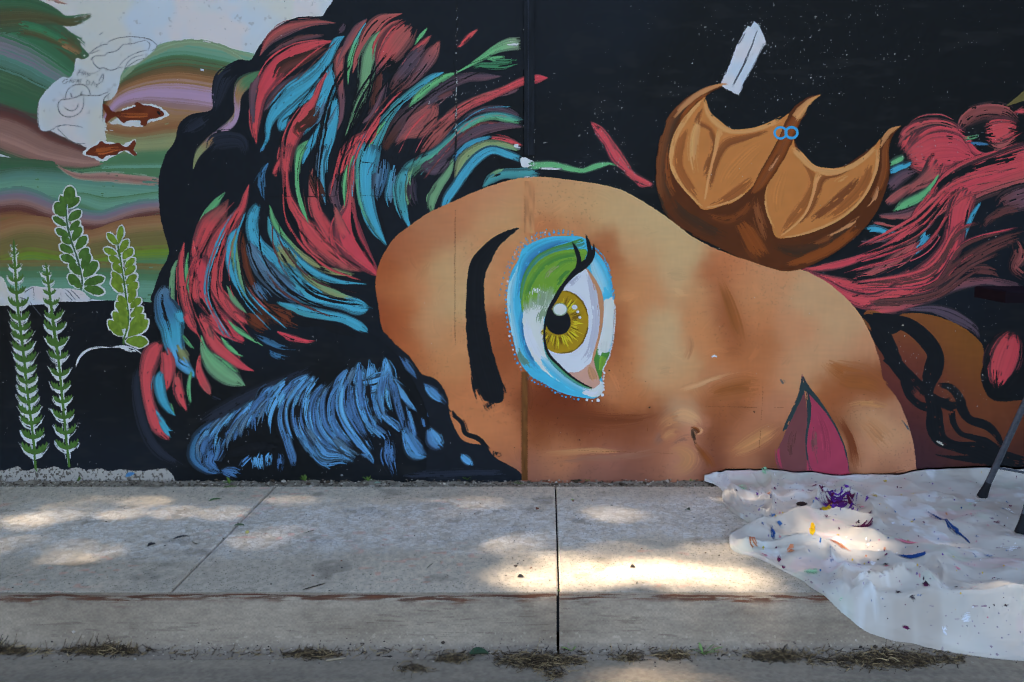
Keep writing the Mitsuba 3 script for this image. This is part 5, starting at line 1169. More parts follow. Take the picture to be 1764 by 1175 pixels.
def slab_tone(p, n, uv):
    c = mix(A(152, 148, 140), A(180, 173, 161), fbm(p.x * 2.2, p.y * 2.2, 1.0, 4))
    c = c * (0.74 + 0.52 * fbm(p.x * 70, p.y * 50, 3.0, 4))
    c = mix(c, A(96, 92, 88), 0.5 * smoothstep(0.62, 0.80, fbm(p.x * 7, p.y * 7, 12.0, 4)))
    sp = noise(p.x * 210, p.y * 210)
    c = mix(c, A(70, 66, 62), 0.6 * smoothstep(0.78, 0.9, sp))
    # thin crazed whitewash left on the middle of the walk
    d, e, w = voronoi(p.x * 44 + 1.5 * noise(p.x * 20, p.y * 20), p.y * 34)
    flake = smoothstep(0.06, 0.20, e - d) * smoothstep(0.15, 0.3, w)
    mid = float(YB * 0.62 + YK * 0.38)
    band = smoothstep(0.47, 0.20, dr.abs(p.y - mid + 0.10 - 0.14 * smoothstep(-0.9, 0.8, p.x) + 0.22 * (fbm(p.x * 2.3, p.y * 1.5, 6.0, 3) - 0.5)) + 0.25 * (fbm(p.x * 9, p.y * 14, 8.0, 3) - 0.5))
    band = band * smoothstep(-2.75, -2.3, p.x) * smoothstep(1.15, 0.7, p.x)
    c = mix(c, A(206, 209, 216), band * (0.25 + 0.75 * flake) * (0.22 + 0.55 * noise(p.x * 30, p.y * 30, 4.0)))
    red = smoothstep(0.80, 0.85, noise(p.x * 26, p.y * 40, 31.0)) * smoothstep(0.62, 0.74, fbm(p.x * 2.2, p.y * 2.2, 21.0, 2))
    return mix(c, A(196, 120, 104), 0.28 * red)
scene['pavement_concrete'] = bump(matt(mikit.proc(slab_tone), 0.85, 0.2), grit)
def kerb_tone(p, n, uv):
    c = mix(A(118, 108, 97), A(156, 146, 134), fbm(p.x * 3.0, p.z * 9, 5.0, 4))
    c = c * (0.80 + 0.4 * fbm(p.x * 24, p.z * 70, 2.0, 4)) * (0.85 + 0.3 * noise(p.x * 160, p.y * 160, p.z * 160))
    streak = smoothstep(0.60, 0.74, fbm(p.x * 14, p.z * 150, 9.0, 4)) * smoothstep(.45, .6, fbm(p.x * 1.5, p.z * 20, 2.0, 2))
    c = mix(c, A(84, 76, 64), 0.4 * streak)
    d = p.y - float(YK)
    edge = 0.022 * (fbm(p.x * 9, 0.0, 3.0, 3) - 0.5)
    rust = smoothstep(-0.012, -0.022, d + edge) * smoothstep(-0.052, -0.034, d + edge) * smoothstep(0.30, 0.62, fbm(p.x * 14, d * 160, 7.0, 4))
    c = mix(c, mix(A(100, 58, 36), A(58, 38, 30), fbm(p.x * 16, d * 70, 4.0, 2)), 0.9 * rust)
    agg = smoothstep(0.74, 0.86, noise(p.x * 75, p.y * 75, p.z * 75)) * smoothstep(-0.09, -0.14, p.z)
    c = mix(c, A(176, 168, 156), 0.4 * agg)
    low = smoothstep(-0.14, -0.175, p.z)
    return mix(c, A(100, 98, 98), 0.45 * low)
scene['kerb_concrete'] = bump(matt(mikit.proc(kerb_tone), 0.85, 0.2), lambda p, n, uv: noise(p.x * 50, p.y * 150, p.z * 150) * 0.0014 + noise(p.x * 130, p.y * 130, p.z * 130) * 0.0012, 2e-3)
def gutter_tone(p, n, uv):
    c = mix(A(106, 101, 94), A(140, 132, 121), fbm(p.x * 1.6, p.y * 9, 2.0, 4))
    c = c * (0.75 + 0.5 * fbm(p.x * 70, p.y * 70, 3.0, 3))
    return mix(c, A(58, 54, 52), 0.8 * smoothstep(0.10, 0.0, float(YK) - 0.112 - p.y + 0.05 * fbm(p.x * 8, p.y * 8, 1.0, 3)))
scene['gutter_concrete'] = matt(mikit.proc(gutter_tone), 0.85, 0.2)
def asphalt_tone(p, n, uv): return rgb3(A(84, 84, 86)) * (0.7 + 0.6 * noise(p.x * 160, p.y * 160)) * (0.8 + 0.4 * fbm(p.x * 1.5, p.y * 1.5, 0.0, 3))
scene['asphalt'] = matt(mikit.proc(asphalt_tone), 0.9, 0.2)
scene['grass_soil'] = {'type': 'twosided', 'bsdf': matt(mikit.proc(lambda p, n, uv: mix(mi.Color3f(.07, .10, .03), mi.Color3f(.14, .13, .06), fbm(p.x * .8, p.y * .8, 0.0, 4))), .95)}
scene['dark_joint'] = matt({'type': 'rgb', 'value': [.012, .011, .010]}, .9)
scene['dirt'] = matt(mikit.proc(lambda p, n, uv: mix(A(78, 72, 64), A(150, 146, 138), fbm(p.x * 34, p.y * 34, 0.0, 4))), .95)

def hull_box(x0, x1, y0, y1, z0, z1, c=0.006):
    P = [(x, y, z0) for x in (x0, x1) for y in (y0, y1)]
    P += [(x, y, z1 - c) for x in (x0, x1) for y in (y0, y1)] + [(x, y, z1) for x in (x0 + c, x1 - c) for y in (y0 + c, y1 - c)]
    return trimesh.convex.convex_hull(np.array(P))
def gx(q): return float(G(q)[0])
tag('sidewalk', 'pale concrete sidewalk of cast slabs under the wall', None, None, 'structure'); USED.add('sidewalk')
xs = [-7.4, -5.6, -4.2, gx((20, 842)), gx((470, 842)), gx((957, 842)), gx((957, 842)) + 1.42, gx((957, 842)) + 2.86, 5.8, 7.8]
for a, b in zip(xs[:-1], xs[1:]):
    add('slab', mikit.ply(hull_box(a + .0035, b - .0035, YK + .002, YB, -.12, 0.0), 'pavement_concrete', smooth=20), 'sidewalk')
add('joint_bed', mikit.ply(trimesh.creation.box(bounds=[[-7.4, YK - .02, -.16], [7.8, YB - .01, -.013]]), 'dark_joint'), 'sidewalk')
tag('kerb', 'rolled concrete kerb with a rusty brown line along its lip', None, None, 'structure'); USED.add('kerb')
def extrude(profile, xs_):
    pr = np.asarray(profile); V = np.array([[x, y, z] for x in xs_ for y, z in pr]); n = len(pr)
    F = [[i * n + j, i * n + j + 1, (i + 1) * n + j + 1, (i + 1) * n + j] for i in range(len(xs_) - 1) for j in range(n - 1)]
    return V, np.array(F)
XKJ = float(Gp((961, 1070))[0, 0])
kp = KERB[:12] + [YK, 0]
for a, b in ((-7.4, XKJ - .005), (XKJ + .005, 7.8)):
    n = max(2, int((b - a) / .04))
    V, F = extrude(kp, np.linspace(a, b, n))
    w = meshkit.fbm(np.stack([V[:, 0] * 3, V[:, 2] * 9, V[:, 1] * 9], -1), 3) - .5
    V[:, 1] += w * .006 * (V[:, 2] < -.002); V[:, 2] += w * .003
    side = np.array([[a if a > -7 else b, y, z] for y, z in kp] + [[a if a > -7 else b, YK, -.182]])
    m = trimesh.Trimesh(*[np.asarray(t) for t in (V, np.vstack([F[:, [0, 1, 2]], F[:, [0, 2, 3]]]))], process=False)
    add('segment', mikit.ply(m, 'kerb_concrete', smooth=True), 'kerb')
bed = np.array([[x, YK + d + .007, z - .004] for x in (XKJ - .02, XKJ + .02) for d, z in KERB[3:8]] + [[x, YK + .05, z] for x in (XKJ - .02, XKJ + .02) for z in (-.012, -.2)])
add('joint_bed', mikit.ply(trimesh.convex.convex_hull(bed), 'dark_joint'), 'kerb')
V, F = extrude(KERB[11:] + [YK, 0], np.linspace(-7.4, 7.8, 200))
V[:, 2] += (meshkit.fbm(np.stack([V[:, 0] * 4, V[:, 1] * 4, 0 * V[:, 0]], -1), 3) - .5) * .006 * (V[:, 1] < YK - .2)
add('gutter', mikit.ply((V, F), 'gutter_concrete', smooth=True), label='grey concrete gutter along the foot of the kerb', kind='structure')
add('road', mikit.ply(trimesh.creation.box(bounds=[[-60, -11.0, -.4], [60, YK - .655, -.163]]), 'asphalt'), label='grey asphalt road beside the gutter', kind='structure')
gr_ = trimesh.creation.box(bounds=[[-900, -900, -.6], [900, 900, -.30]])
add('ground', mikit.ply(gr_, 'grass_soil'), label='open ground round the street', kind='structure')
add('verge', mikit.ply(trimesh.creation.box(bounds=[[-60, -60, -.5], [60, -11.2, -.1]]), 'grass_soil'), label='grass verge across the road', kind='structure')
# dirt and crumbs in the gap at the wall's foot
gxs, gys = np.meshgrid(np.linspace(-7.4, 7.8, 900), np.linspace(YB - .004, 0.01, 9), indexing='ij')
gz = -.012 + (meshkit.fbm(np.stack([gxs * 18, gys * 18, 0 * gxs], -1), 4) - .5) * .03
ii = np.arange(900 * 9).reshape(900, 9)
F = np.stack([ii[:-1, :-1], ii[1:, :-1], ii[1:, 1:], ii[:-1, 1:]], -1).reshape(-1, 4)
add('gravel_strip', mikit.ply((np.stack([gxs, gys, gz], -1).reshape(-1, 3), F), 'dirt', smooth=True), label='strip of dirt and crumbled concrete at the foot of the wall', kind='structure')
rg = np.random.default_rng(8)
PEB = trimesh.creation.icosahedron()
def scatter(n, place, size, flat, seed, tones, bsdf='paint_dull'):
    r = np.random.default_rng(seed); VV, FF, CC = [], [], []
    for k in range(n):
        p = place(r); s = r.uniform(*size) * (1 + (r.random() < .06) * 1.2)
        R = trimesh.transformations.random_rotation_matrix(r.random(3))[:3, :3]
        v = (PEB.vertices * (1 + r.uniform(-.3, .3, (12, 1)))) @ R.T * s * [1, 1, flat] + p
        VV.append(v); FF.append(PEB.faces + 12 * k); CC.append(np.repeat((np.array(tones[r.integers(len(tones))]) * r.uniform(.7, 1.2))[None], 12, 0))
    return mikit.ply((np.vstack(VV), np.vstack(FF)), bsdf, color=np.clip(np.vstack(CC), .004, .8))
scene['paint_dull'] = {'type': 'twosided', 'bsdf': matt({'type': 'mesh_attribute', 'name': 'vertex_color'}, .8, .2)}
add('crumbs', scatter(2600, lambda r: np.array([r.uniform(-3, 3), r.uniform(YB + .005, -.004), -.012 + r.uniform(0, .012)]), (.0015, .0062), .6, 3, [A(150, 146, 140), A(124, 116, 106), A(84, 76, 66), A(180, 178, 174), A(56, 50, 42), A(70, 60, 48)]), 'gravel_strip', kind='stuff')

# ------------------------------------------------------------------ dry litter
def straw_mesh(n, place, length, seed, tones, thick=.0009, lift=.02):
    r = np.random.default_rng(seed); VV, FF, CC = [], [], []
    for k in range(n):
        c = place(r); th = r.uniform(0, math.pi); el = r.normal(0, .09); L = r.uniform(*length); w = thick * r.uniform(.6, 2.2)
        d = np.array([math.cos(th) * math.cos(el), math.sin(th) * math.cos(el), math.sin(el)]); s = np.array([-math.sin(th), math.cos(th), 0]); u = np.cross(d, s)
        bend = u * r.normal(0, .06) * L + s * r.normal(0, .12) * L
        sec = [c - d * L / 2, c + bend, c + d * L / 2]
        v = np.array([q + o for q, t in zip(sec, (1, 1, .5)) for o in (s * w * t, -s * w * .5 * t + u * w * .87 * t, -s * w * .5 * t - u * w * .87 * t)])
        v[:, 2] = np.maximum(v[:, 2], prof(v[:, 1]) + .001)
        f = np.array([[i * 3 + j, i * 3 + (j + 1) % 3, i * 3 + 3 + (j + 1) % 3] for i in (0, 1) for j in range(3)] + [[i * 3 + j, i * 3 + 3 + (j + 1) % 3, i * 3 + 3 + j] for i in (0, 1) for j in range(3)])
        VV.append(v); FF.append(f + 9 * k); CC.append(np.repeat((np.array(tones[r.integers(len(tones))]) * r.uniform(.6, 1.25))[None], 9, 0))
    return mikit.ply((np.vstack(VV), np.vstack(FF)), 'paint_dull', color=np.clip(np.vstack(CC), .004, .8))
STRAW = [A(128, 112, 84), A(96, 82, 62), A(60, 50, 40), A(44, 38, 32), A(150, 134, 104), A(74, 62, 46)]
def pile(px0, px1, py, n, rise, label, seed, spread=5.0):
    def place(r):
        x = np.clip(r.normal((px0 + px1) / 2, (px1 - px0) / 4.2), px0, px1); y = py + r.normal(0, spread) * (1 - .5 * abs(x - (px0 + px1) / 2) / (px1 - px0) * 2)
        q = Gp((x, y + 4))[0]; q[1] = min(q[1], YK - .108 - abs(r.normal(0, .008))); q[2] = prof(q[1]) + abs(r.normal(0, rise * .55)) * (1 - abs(x - (px0 + px1) / 2) / (px1 - px0)); return q
    add('dry_grass_pile', straw_mesh(n, place, (.015, .06), seed, STRAW), None, label, 'dry grass', 'dry grass piles in the gutter', 'stuff')
pile(-90, 82, 1116, 294, .010, 'dark pile of dry grass in the gutter at the left edge', 1)
pile(108, 255, 1117, 364, .012, 'dry grass pile in the gutter below the left end of the sidewalk', 2)
pile(490, 588, 1124, 251, .010, 'small dry grass pile in the gutter under the pale blue hair', 3, 4)
pile(752, 812, 1131, 154, .008, 'little heap of straw beside the big dark green leaf', 4, 4)
pile(678, 748, 1148, 77, .005, 'thin scatter of straw lying out in the gutter', 5, 4)
pile(855, 1008, 1137, 630, .016, 'largest dry grass pile heaped below the kerb joint', 6, 8)
pile(935, 975, 1158, 62, .005, 'straw trailing out from the heap below the kerb joint', 9, 5)
pile(1055, 1115, 1130, 98, .006, 'thin dry grass drift right of the kerb joint', 7, 4)
pile(1132, 1186, 1126, 168, .010, 'dry grass tuft in the gutter left of the green blades', 8, 4)
pile(1285, 1400, 1128, 294, .010, 'dry grass drift in the gutter left of the drop cloth', 10, 5)
pile(1395, 1655, 1134, 909, .014, 'long dry grass pile along the lower edge of the drop cloth', 11, 8)
def trail(r):
    q = Gp((r.uniform(-80, 1700), 1122))[0]; q[1] = YK - .112 - abs(r.normal(0, .022)); q[2] = prof(q[1]) + .001; return q
add('gutter_litter', straw_mesh(700, trail, (.008, .04), 44, STRAW), None, 'thin trail of broken straw along the whole gutter', 'litter', None, 'stuff')
add('gutter_grit', scatter(900, lambda r: (lambda q: q + [0, 0, .001])(Gp((r.uniform(-60, 1800), r.normal(1122, 10)))[0]), (.001, .0036), .7, 5, [A(60, 54, 48), A(110, 104, 96), A(160, 156, 150), A(44, 40, 36)]), None, 'loose grit and crumbs along the gutter', 'grit', None, 'stuff')
def leaf(name, cat, px, py, L, w, th, col, label, seed, curl=.25, group=None):
    q = Gp((px, py))[0]; r = np.random.default_rng(seed)
    s = np.linspace(0, 1, 9); prof_ = np.sin(np.pi * s ** .85) ** .8
    V, F, C = [], [], []
    for i, (t, p) in enumerate(zip(s, prof_)):
        for j, k in enumerate((-1, -.5, 0, .5, 1)):
            V.append([(t - .5) * L, k * w / 2 * p, curl * w * (k * k) * p + .05 * L * math.sin(t * 3) + .002 + (0 if k else -.0008)])
            C.append(np.array(A(*col)) * (1.25 if k == 0 else 1) * r.uniform(.85, 1.15))
    V = np.array(V); c, s_ = math.cos(th), math.sin(th); V[:, :2] = V[:, :2] @ np.array([[c, s_], [-s_, c]])
    ii = np.arange(45).reshape(9, 5); F = np.stack([ii[:-1, :-1], ii[1:, :-1], ii[1:, 1:], ii[:-1, 1:]], -1).reshape(-1, 4)
    add(name, mikit.ply((V + q, F), 'leaf_skin', smooth=True, color=np.clip(np.array(C), .004, .8)), None, label, cat, group)
scene['leaf_skin'] = {'type': 'twosided', 'bsdf': matt({'type': 'mesh_attribute', 'name': 'vertex_color'}, .45, .4)}
GRN = 'fallen green leaves'
leaf('fallen_leaf', 'leaf', 371, 862, .062, .022, .7, (74, 98, 70), 'green willow-shaped leaf on the slab left of the first joint', 1, group=GRN)
leaf('fallen_leaf', 'leaf', 397, 840, .07, .016, .25, (88, 104, 66), 'slim green leaf at the back edge of the slab near the wall', 2, group=GRN)
leaf('fallen_leaf', 'leaf', 413, 906, .052, .02, -.1, (76, 96, 74), 'green leaf lying across the left slab joint', 3, group=GRN)
leaf('fallen_leaf', 'leaf', 825, 1128, .075, .05, .1, (44, 66, 48), 'broad dark green leaf in the gutter left of the kerb joint', 4, group=GRN)
leaf('fallen_leaf', 'leaf', 1185, 879, .03, .014, -.5, (50, 66, 46), 'tiny dark leaf on the right slab before the drop cloth', 5, group=GRN)
leaf('fallen_leaf', 'leaf', 650, 833, .035, .02, .2, (130, 160, 150), 'pale grey green leaf at the foot of the wall', 6, group=GRN)
leaf('fallen_leaf', 'leaf', 987, 862, .022, .014, .9, (124, 150, 100), 'small light green leaf right of the middle joint', 7, group=GRN)
leaf('brown_leaf', 'leaf', 926, 878, .02, .014, .9, (104, 62, 48), 'curled reddish brown leaf left of the middle joint', 8, .6)
leaf('dark_pod', 'pod', 313, 927, .075, .012, .6, (40, 46, 52), 'long dark seed pod on the left slab', 9, .4)
leaf('dark_pod', 'pod', 261, 940, .04, .016, 1.0, (30, 34, 40), 'short bent dark pod on the left slab', 10, .6)
leaf('dark_pod', 'pod', 897, 995, .026, .014, .2, (34, 32, 32), 'small black pod on the slab left of the middle joint', 11, .6)
leaf('dark_pod', 'pod', 1090, 978, .022, .014, .1, (52, 46, 42), 'small brown pod in the sunlit patch', 12, .6)
leaf('blue_scrap', 'scrap', 228, 824, .075, .05, .2, (92, 152, 214), 'bright blue scrap lying at the foot of the wall', 13, .7)
leaf('brown_husk', 'husk', 1382, 874, .06, .035, .1, (48, 38, 36), 'dark brown husk lying on the drop cloth folds', 14, .8) if False else None
def twig(px, py, L, th, rad, label, seed, name='twig', col=(52, 46, 40)):
    r = np.random.default_rng(seed); q = Gp((px, py))[0]; t = np.linspace(-.5, .5, 7)
    pts = np.stack([t * L * math.cos(th), t * L * math.sin(th), .004 + 0 * t], 1) + q; pts[:, :2] += np.cumsum(r.normal(0, L * .012, (7, 2)), 0)
    a = np.arange(5) * 2 * np.pi / 5; V = np.array([p + rad * k * np.array([-math.sin(th) * math.cos(b), math.cos(th) * math.cos(b), math.sin(b)]) for p, k in zip(pts, (.4, 1, 1, .9, 1.1, .8, .4)) for b in a])
    ii = np.arange(35).reshape(7, 5); jj = np.roll(ii, -1, 1); F = np.stack([ii[:-1], ii[1:], jj[1:], jj[:-1]], -1).reshape(-1, 4)
    add(name, mikit.ply((V, F), 'paint_dull', smooth=True, color=np.repeat(A(*col)[None], 35, 0)), None, label, 'twig')
twig(541, 1012, .095, .75, .0022, 'dark bent twig at the front of the slab under the blue hair', 1)
twig(533, 917, .05, .9, .0014, 'thin twig on the slab right of the left joint', 2)
twig(336, 937, .05, -.7, .0013, 'thin twig on the left slab below the long pod', 3)
twig(741, 976, .06, 1.2, .0012, 'fine twig on the middle slab near its dark pods', 4)
twig(1097, 1005, .028, 1.4, .0018, 'short black twig in the sunlit patch', 5)
twig(578, 1138, .07, .3, .004, 'stout pale stick in the gutter below the small straw pile', 6, col=(140, 130, 112))
q_ = Gp((426, 919))[0]; bm = trimesh.creation.icosphere(2, .008); bm.vertices *= [1, 1, .9]
add('berry', mikit.ply(bm.vertices + q_ + [0, 0, .007] if False else (bm.vertices + q_ + [0, 0, .007], bm.faces), 'paint_dull', smooth=True, color=np.repeat(A(170, 170, 110)[None], len(bm.vertices), 0)), None, 'pale yellow berry on the slab right of the left joint', 'berry')
chips = []
rg = np.random.default_rng(77)
def crumb_place(r):
    q = Gp((r.uniform(0, 1320), 838 + 180 * r.random() ** 1.2))[0]; q[2] += .001; return q
add('slab_litter', scatter(190, crumb_place, (.0012, .0042), .5, 15, [A(40, 38, 36), A(60, 48, 42), A(205, 206, 210), A(110, 70, 56), A(36, 34, 34)]), None, 'specks of litter strewn over the slabs', 'litter', None, 'stuff')
# weeds at the wall foot and grass blades in the gutter
def weed(px, py, n, h, label, seed, name='weed', cat='weed', group='weeds at the foot of the wall', slim=.35, col=(92, 124, 58)):
    r = np.random.default_rng(seed); q = Gp((px, py))[0]; root = thing(name, label, cat, group)
    for k in range(n):
        az, tilt, L = r.uniform(0, 6.28), r.uniform(.2, 1.1), h * r.uniform(.6, 1.1); w = L * slim
        d = np.array([math.cos(az) * math.sin(tilt), math.sin(az) * math.sin(tilt) * .5 - .2 * (name == 'weed'), math.cos(tilt)]); s = np.cross(d, [0, 0, 1]); s /= np.linalg.norm(s) + 1e-9
        V = []
        for t, p in ((0, .1), (.3, .5), (.6, 1), (.85, .7), (1, .05)):
            c = q + d * L * t + np.array([0, 0, -.25 * L * t * t]); V += [c - s * w / 2 * p, c + np.array([0, 0, .06 * w]), c + s * w / 2 * p]
        V = np.array(V); V[:, 1] = np.minimum(V[:, 1], -.004); V[:, 2] = np.maximum(V[:, 2], prof(V[:, 1]) - .01 + .002)
        ii = np.arange(15).reshape(5, 3); F = np.stack([ii[:-1, :-1], ii[1:, :-1], ii[1:, 1:], ii[:-1, 1:]], -1).reshape(-1, 4)
        add('leaf', mikit.ply((V, F), 'leaf_skin', smooth=True, color=np.repeat((A(*col) * r.uniform(.7, 1.2))[None], 15, 0)), root)
weed(396, 833, 9, .055, 'weed sprouting at the wall foot left of the first slab joint', 1)
weed(526, 829, 8, .055, 'green weed at the wall foot under the blue lock, left one', 2)
weed(634, 829, 9, .05, 'bushier green weed at the wall foot under the blue lock', 3)
weed(805, 827, 5, .035, 'small weed at the wall foot where the black hair ends', 4)
weed(895, 834, 6, .035, 'small weed at the foot of the brown joint seal', 5)
weed(1010, 829, 7, .025, 'low weed at the wall foot right of the middle slab joint', 6)
weed(1190, 829, 5, .025, 'tiny weed at the wall foot just left of the drop cloth', 7)
weed(136, 829, 8, .04, 'straggling weed at the wall foot below the horsetails', 8)
weed(1212, 1128, 9, .08, 'tuft of green grass blades in the gutter', 9, 'grass_tuft', 'grass', None, .1, (96, 130, 70))
weed(985, 1122, 5, .05, 'green blades growing on the heap below the kerb joint', 10, 'grass_tuft', 'grass', None, .2, (110, 140, 80))
weed(961, 1019, 4, .018, 'tiny green sprout at the top of the kerb joint', 11, 'sprout', 'weed', None, .4)
# ------------------------------------------------------------------ painter's drop cloth
DC = lambda q: np.asarray(q, float)[..., :2] / 3.0514 + [1200, 790]
OUT = [(40, 118), (60, 98), (110, 84), (150, 66), (200, 60), (240, 74), (400, 78), (600, 84), (800, 86), (950, 98), (1070, 94), (1200, 80), (1400, 76), (1721, 76), (2300, 76), (2700, 76), (2700, 1130), (2200, 1095), (1721, 1066), (1560, 1052), (1400, 1030), (1300, 1012), (1150, 976), (1060, 964), (960, 936), (880, 904), (800, 840), (740, 788), (680, 730), (605, 682), (555, 642), (470, 600), (400, 562), (300, 517), (230, 502), (185, 480), (172, 442), (184, 408), (255, 386), (322, 362), (290, 345), (210, 300), (160, 258), (134, 214), (140, 180), (100, 140)]
o3 = Gp(DC(OUT)); o2 = o3[:, :2].copy()
o2[:, 1] = np.minimum(o2[:, 1], -0.016)
o2[1:16, 1] = np.where(o2[1:16, 1] > -.14, -0.014, o2[1:16, 1])
ring = shapely.Polygon(curve(o2 * 200, 2.5, True)[:, :2] / 200).buffer(0)
FOLDS = [  # height, width, crease
 (.034, .030, [(45, 118), (120, 118), (150, 190), (220, 285), (325, 352)]), (.022, .022, [(165, 66), (150, 105), (185, 200), (250, 262), (350, 325)]),
 (.030, .030, [(388, 130), (395, 230), (388, 345), (330, 390)]), (.040, .040, [(250, 398), (420, 380), (600, 345), (760, 322), (880, 345), (960, 380)]),
 (.032, .028, [(180, 440), (250, 480), (400, 478), (560, 490), (680, 520), (705, 585)]), (.028, .04, [(1040, 960), (1200, 930), (1330, 880), (1480, 870), (1721, 880), (2000, 890)]), (.03, .03, [(840, 800), (900, 860), (960, 900)]), (.03, .03, [(1220, 900), (1300, 960), (1420, 990)]), (.03, .025, [(1500, 930), (1600, 960), (1721, 960)]), (.014, .014, [(260, 450), (420, 452), (540, 462)]), (.014, .012, [(300, 500), (430, 500), (560, 520)]),
 (.040, .040, [(650, 215), (605, 300), (560, 352)]), (.030, .026, [(640, 250), (740, 215), (860, 235), (930, 320)]), (.022, .020, [(700, 270), (780, 260), (830, 300)]), (.020, .022, [(520, 160), (640, 180), (800, 185)]),
 (.026, .040, [(690, 500), (880, 530), (1010, 560)]), (.007, .012, [(1020, 566), (1250, 572), (1580, 577)]), (.046, .022, [(850, 690), (960, 690), (1080, 668)]), (.03, .02, [(820, 740), (890, 700), (930, 780)]),
 (.040, .035, [(905, 720), (930, 800), (945, 890)]), (.03, .03, [(950, 885), (1010, 825), (1070, 825)]), (.040, .060, [(960, 930), (1100, 905), (1220, 870), (1320, 800), (1450, 785), (1620, 782), (1900, 800)]),
 (.010, .014, [(1360, 680), (1500, 720), (1595, 782)]), (.03, .035, [(1000, 955), (1200, 990), (1400, 1020), (1721, 1050), (2100, 1080)]), (.012, .022, [(1280, 245), (1420, 235), (1560, 258), (1700, 322), (1900, 380)]),
 (.010, .014, [(1250, 590), (1290, 640), (1290, 780)]), (.024, .05, [(1050, 640), (1150, 650), (1230, 700), (1280, 790)]), (.014, .03, [(880, 560), (960, 620), (1060, 640)]), (.018, .03, [(1080, 130), (1200, 190), (1350, 215)]), (.012, .05, [(1500, 420), (1650, 470), (1900, 500)]),
 (.018, .03, [(560, 640), (660, 700), (760, 780), (880, 880)]), (.02, .04, [(780, 590), (760, 680), (800, 770)]), (.014, .02, [(240, 90), (330, 150), (360, 240)]), (.016, .03, [(450, 130), (560, 110), (700, 120)])]
FL = [(h, w, shapely.LineString(curve(Gp(DC(l))[:, :2] * 200, 3)[:, :2] / 200)) for h, w, l in FOLDS]
YS = np.linspace(-3.2, .1, 700); PS = prof(YS); ker = np.exp(-np.linspace(-2, 2, 31) ** 2); PS = np.maximum(np.convolve(np.pad(PS, 15, mode='edge'), ker / ker.sum(), 'valid'), PS)
from scipy.interpolate import PchipInterpolator
TENT = PchipInterpolator([-1.0, -.62, -.36, -.27, -.17, -.09, -.03, .04, .14, .3, .6, 1.5], [-.17, -.17, -.164, -.138, -.085, -.035, -.002, .020, .028, .022, .004, 0])
def cloth_base(xy):
    xy = np.asarray(xy, float); P = shapely.points(xy); x, y = xy[:, 0], xy[:, 1]
    n = meshkit.fbm(np.stack([x * 5, y * 7, 0 * x], -1), 4) - .5
    edge = shapely.distance(ring.exterior, P)
    base = prof(y); tent = TENT(np.clip(y - YK, -1.0, 1.5))
    low = np.interp(y, YS, PS)
    z = np.maximum(low, low + (np.maximum(tent, low) - low) * np.clip(edge / .16, 0, 1)) + .007
    z += np.abs(n) * .022
    rid = np.zeros(len(xy))
    for h, w, l in FL:
        d = np.maximum(shapely.distance(l, P) + .006 * n, 0)
        e = h * 1.15 * np.exp(-(d / (w * .55)) ** 1.05)
        rid = np.maximum(rid, e) + .15 * np.minimum(rid, e)
    calm = .22 + .78 * np.clip(np.maximum((1.95 - x) / 1.0, (YK + .10 - y) / .15), 0, 1)
    lay_ = .18 + .82 * np.clip(edge / .055, 0, 1) ** 1.2
    z += rid * lay_ + .006 * np.exp(-(edge / .010) ** 2)
    wall_d = -y
    up = np.interp(x, [.7, .85, .95, 1.3, 1.6, 1.75, 2.0, 2.3, 3.2], [0, .02, .045, .03, .012, .015, .045, .058, .06])
    return z + up * np.exp(-(np.maximum(wall_d - .012, 0) / .05) ** 1.3)
# the sheet has more cloth than room: let it buckle over the walk and kerb
HG = .0135
gx_, gy_ = np.arange(.62, 2.75, HG), np.arange(float(o2[:, 1].min()) - .05, .03, HG)
NX, NY = len(gx_), len(gy_)
Q0 = np.stack(np.meshgrid(gx_, gy_, indexing='ij'), -1)
zb = cloth_base(Q0.reshape(-1, 2)).reshape(NX, NY)
rb = np.random.default_rng(6)
lump = meshkit.fbm(np.column_stack([Q0.reshape(-1, 2) * [6.5, 7.5], np.zeros(NX * NY)]), 3).reshape(NX, NY) - .5
Pq = np.dstack([Q0, zb + lump * .06]); P0 = Pq.copy()
wild = np.clip(np.maximum((2.05 - Q0[..., 0]) / 1.0, (YK + .12 - Q0[..., 1]) / .2), .06, 1)
nz = [meshkit.noise(np.column_stack([Q0.reshape(-1, 2) * 2.6, np.full(NX * NY, z)])).reshape(NX, NY) for z in (2.5, 8.5)]
def links(dx, dy, stretch, k):
    out = []
    for px in (range(2 if dx else 1)):
        for py in (range(2 if dy else 1)):
            ia = np.arange(0, NX - abs(dx)); ia = ia[((ia // max(abs(dx), 1)) % 2 == px)] if dx else np.arange(NX)
            ja = np.arange(max(0, -dy), NY - max(0, dy)); ja = ja[((ja // max(abs(dy), 1)) % 2 == py)] if dy else np.arange(NY)
            if dx and py: 
                if dy == 0: continue
            I, J = np.meshgrid(ia, ja, indexing='ij'); I, J = I.ravel(), J.ravel(); a_, b_ = I * NY + J, (I + dx) * NY + J + dy
            L0 = np.linalg.norm(P0.reshape(-1, 3)[a_] - P0.reshape(-1, 3)[b_], axis=1) * (1 + stretch.ravel()[a_])
            out.append((a_, b_, L0, k))
    return out
sx, sy = .24 * wild * np.clip(nz[0] * 2.4 - .6, 0, 1), .24 * wild * np.clip(nz[1] * 2.4 - .6, 0, 1)
LK = links(1, 0, sx, .5) + links(0, 1, sy, .5) + links(1, 1, (sx + sy) / 2, .3) + links(1, -1, (sx + sy) / 2, .3) + links(3, 0, sx * .5, .2) + links(0, 3, sy * .5, .2) + links(6, 0, sx * .25, .2) + links(0, 6, sy * .25, .2)
Pf = Pq.reshape(-1, 3); A0 = P0.reshape(-1, 3)[:, :2]
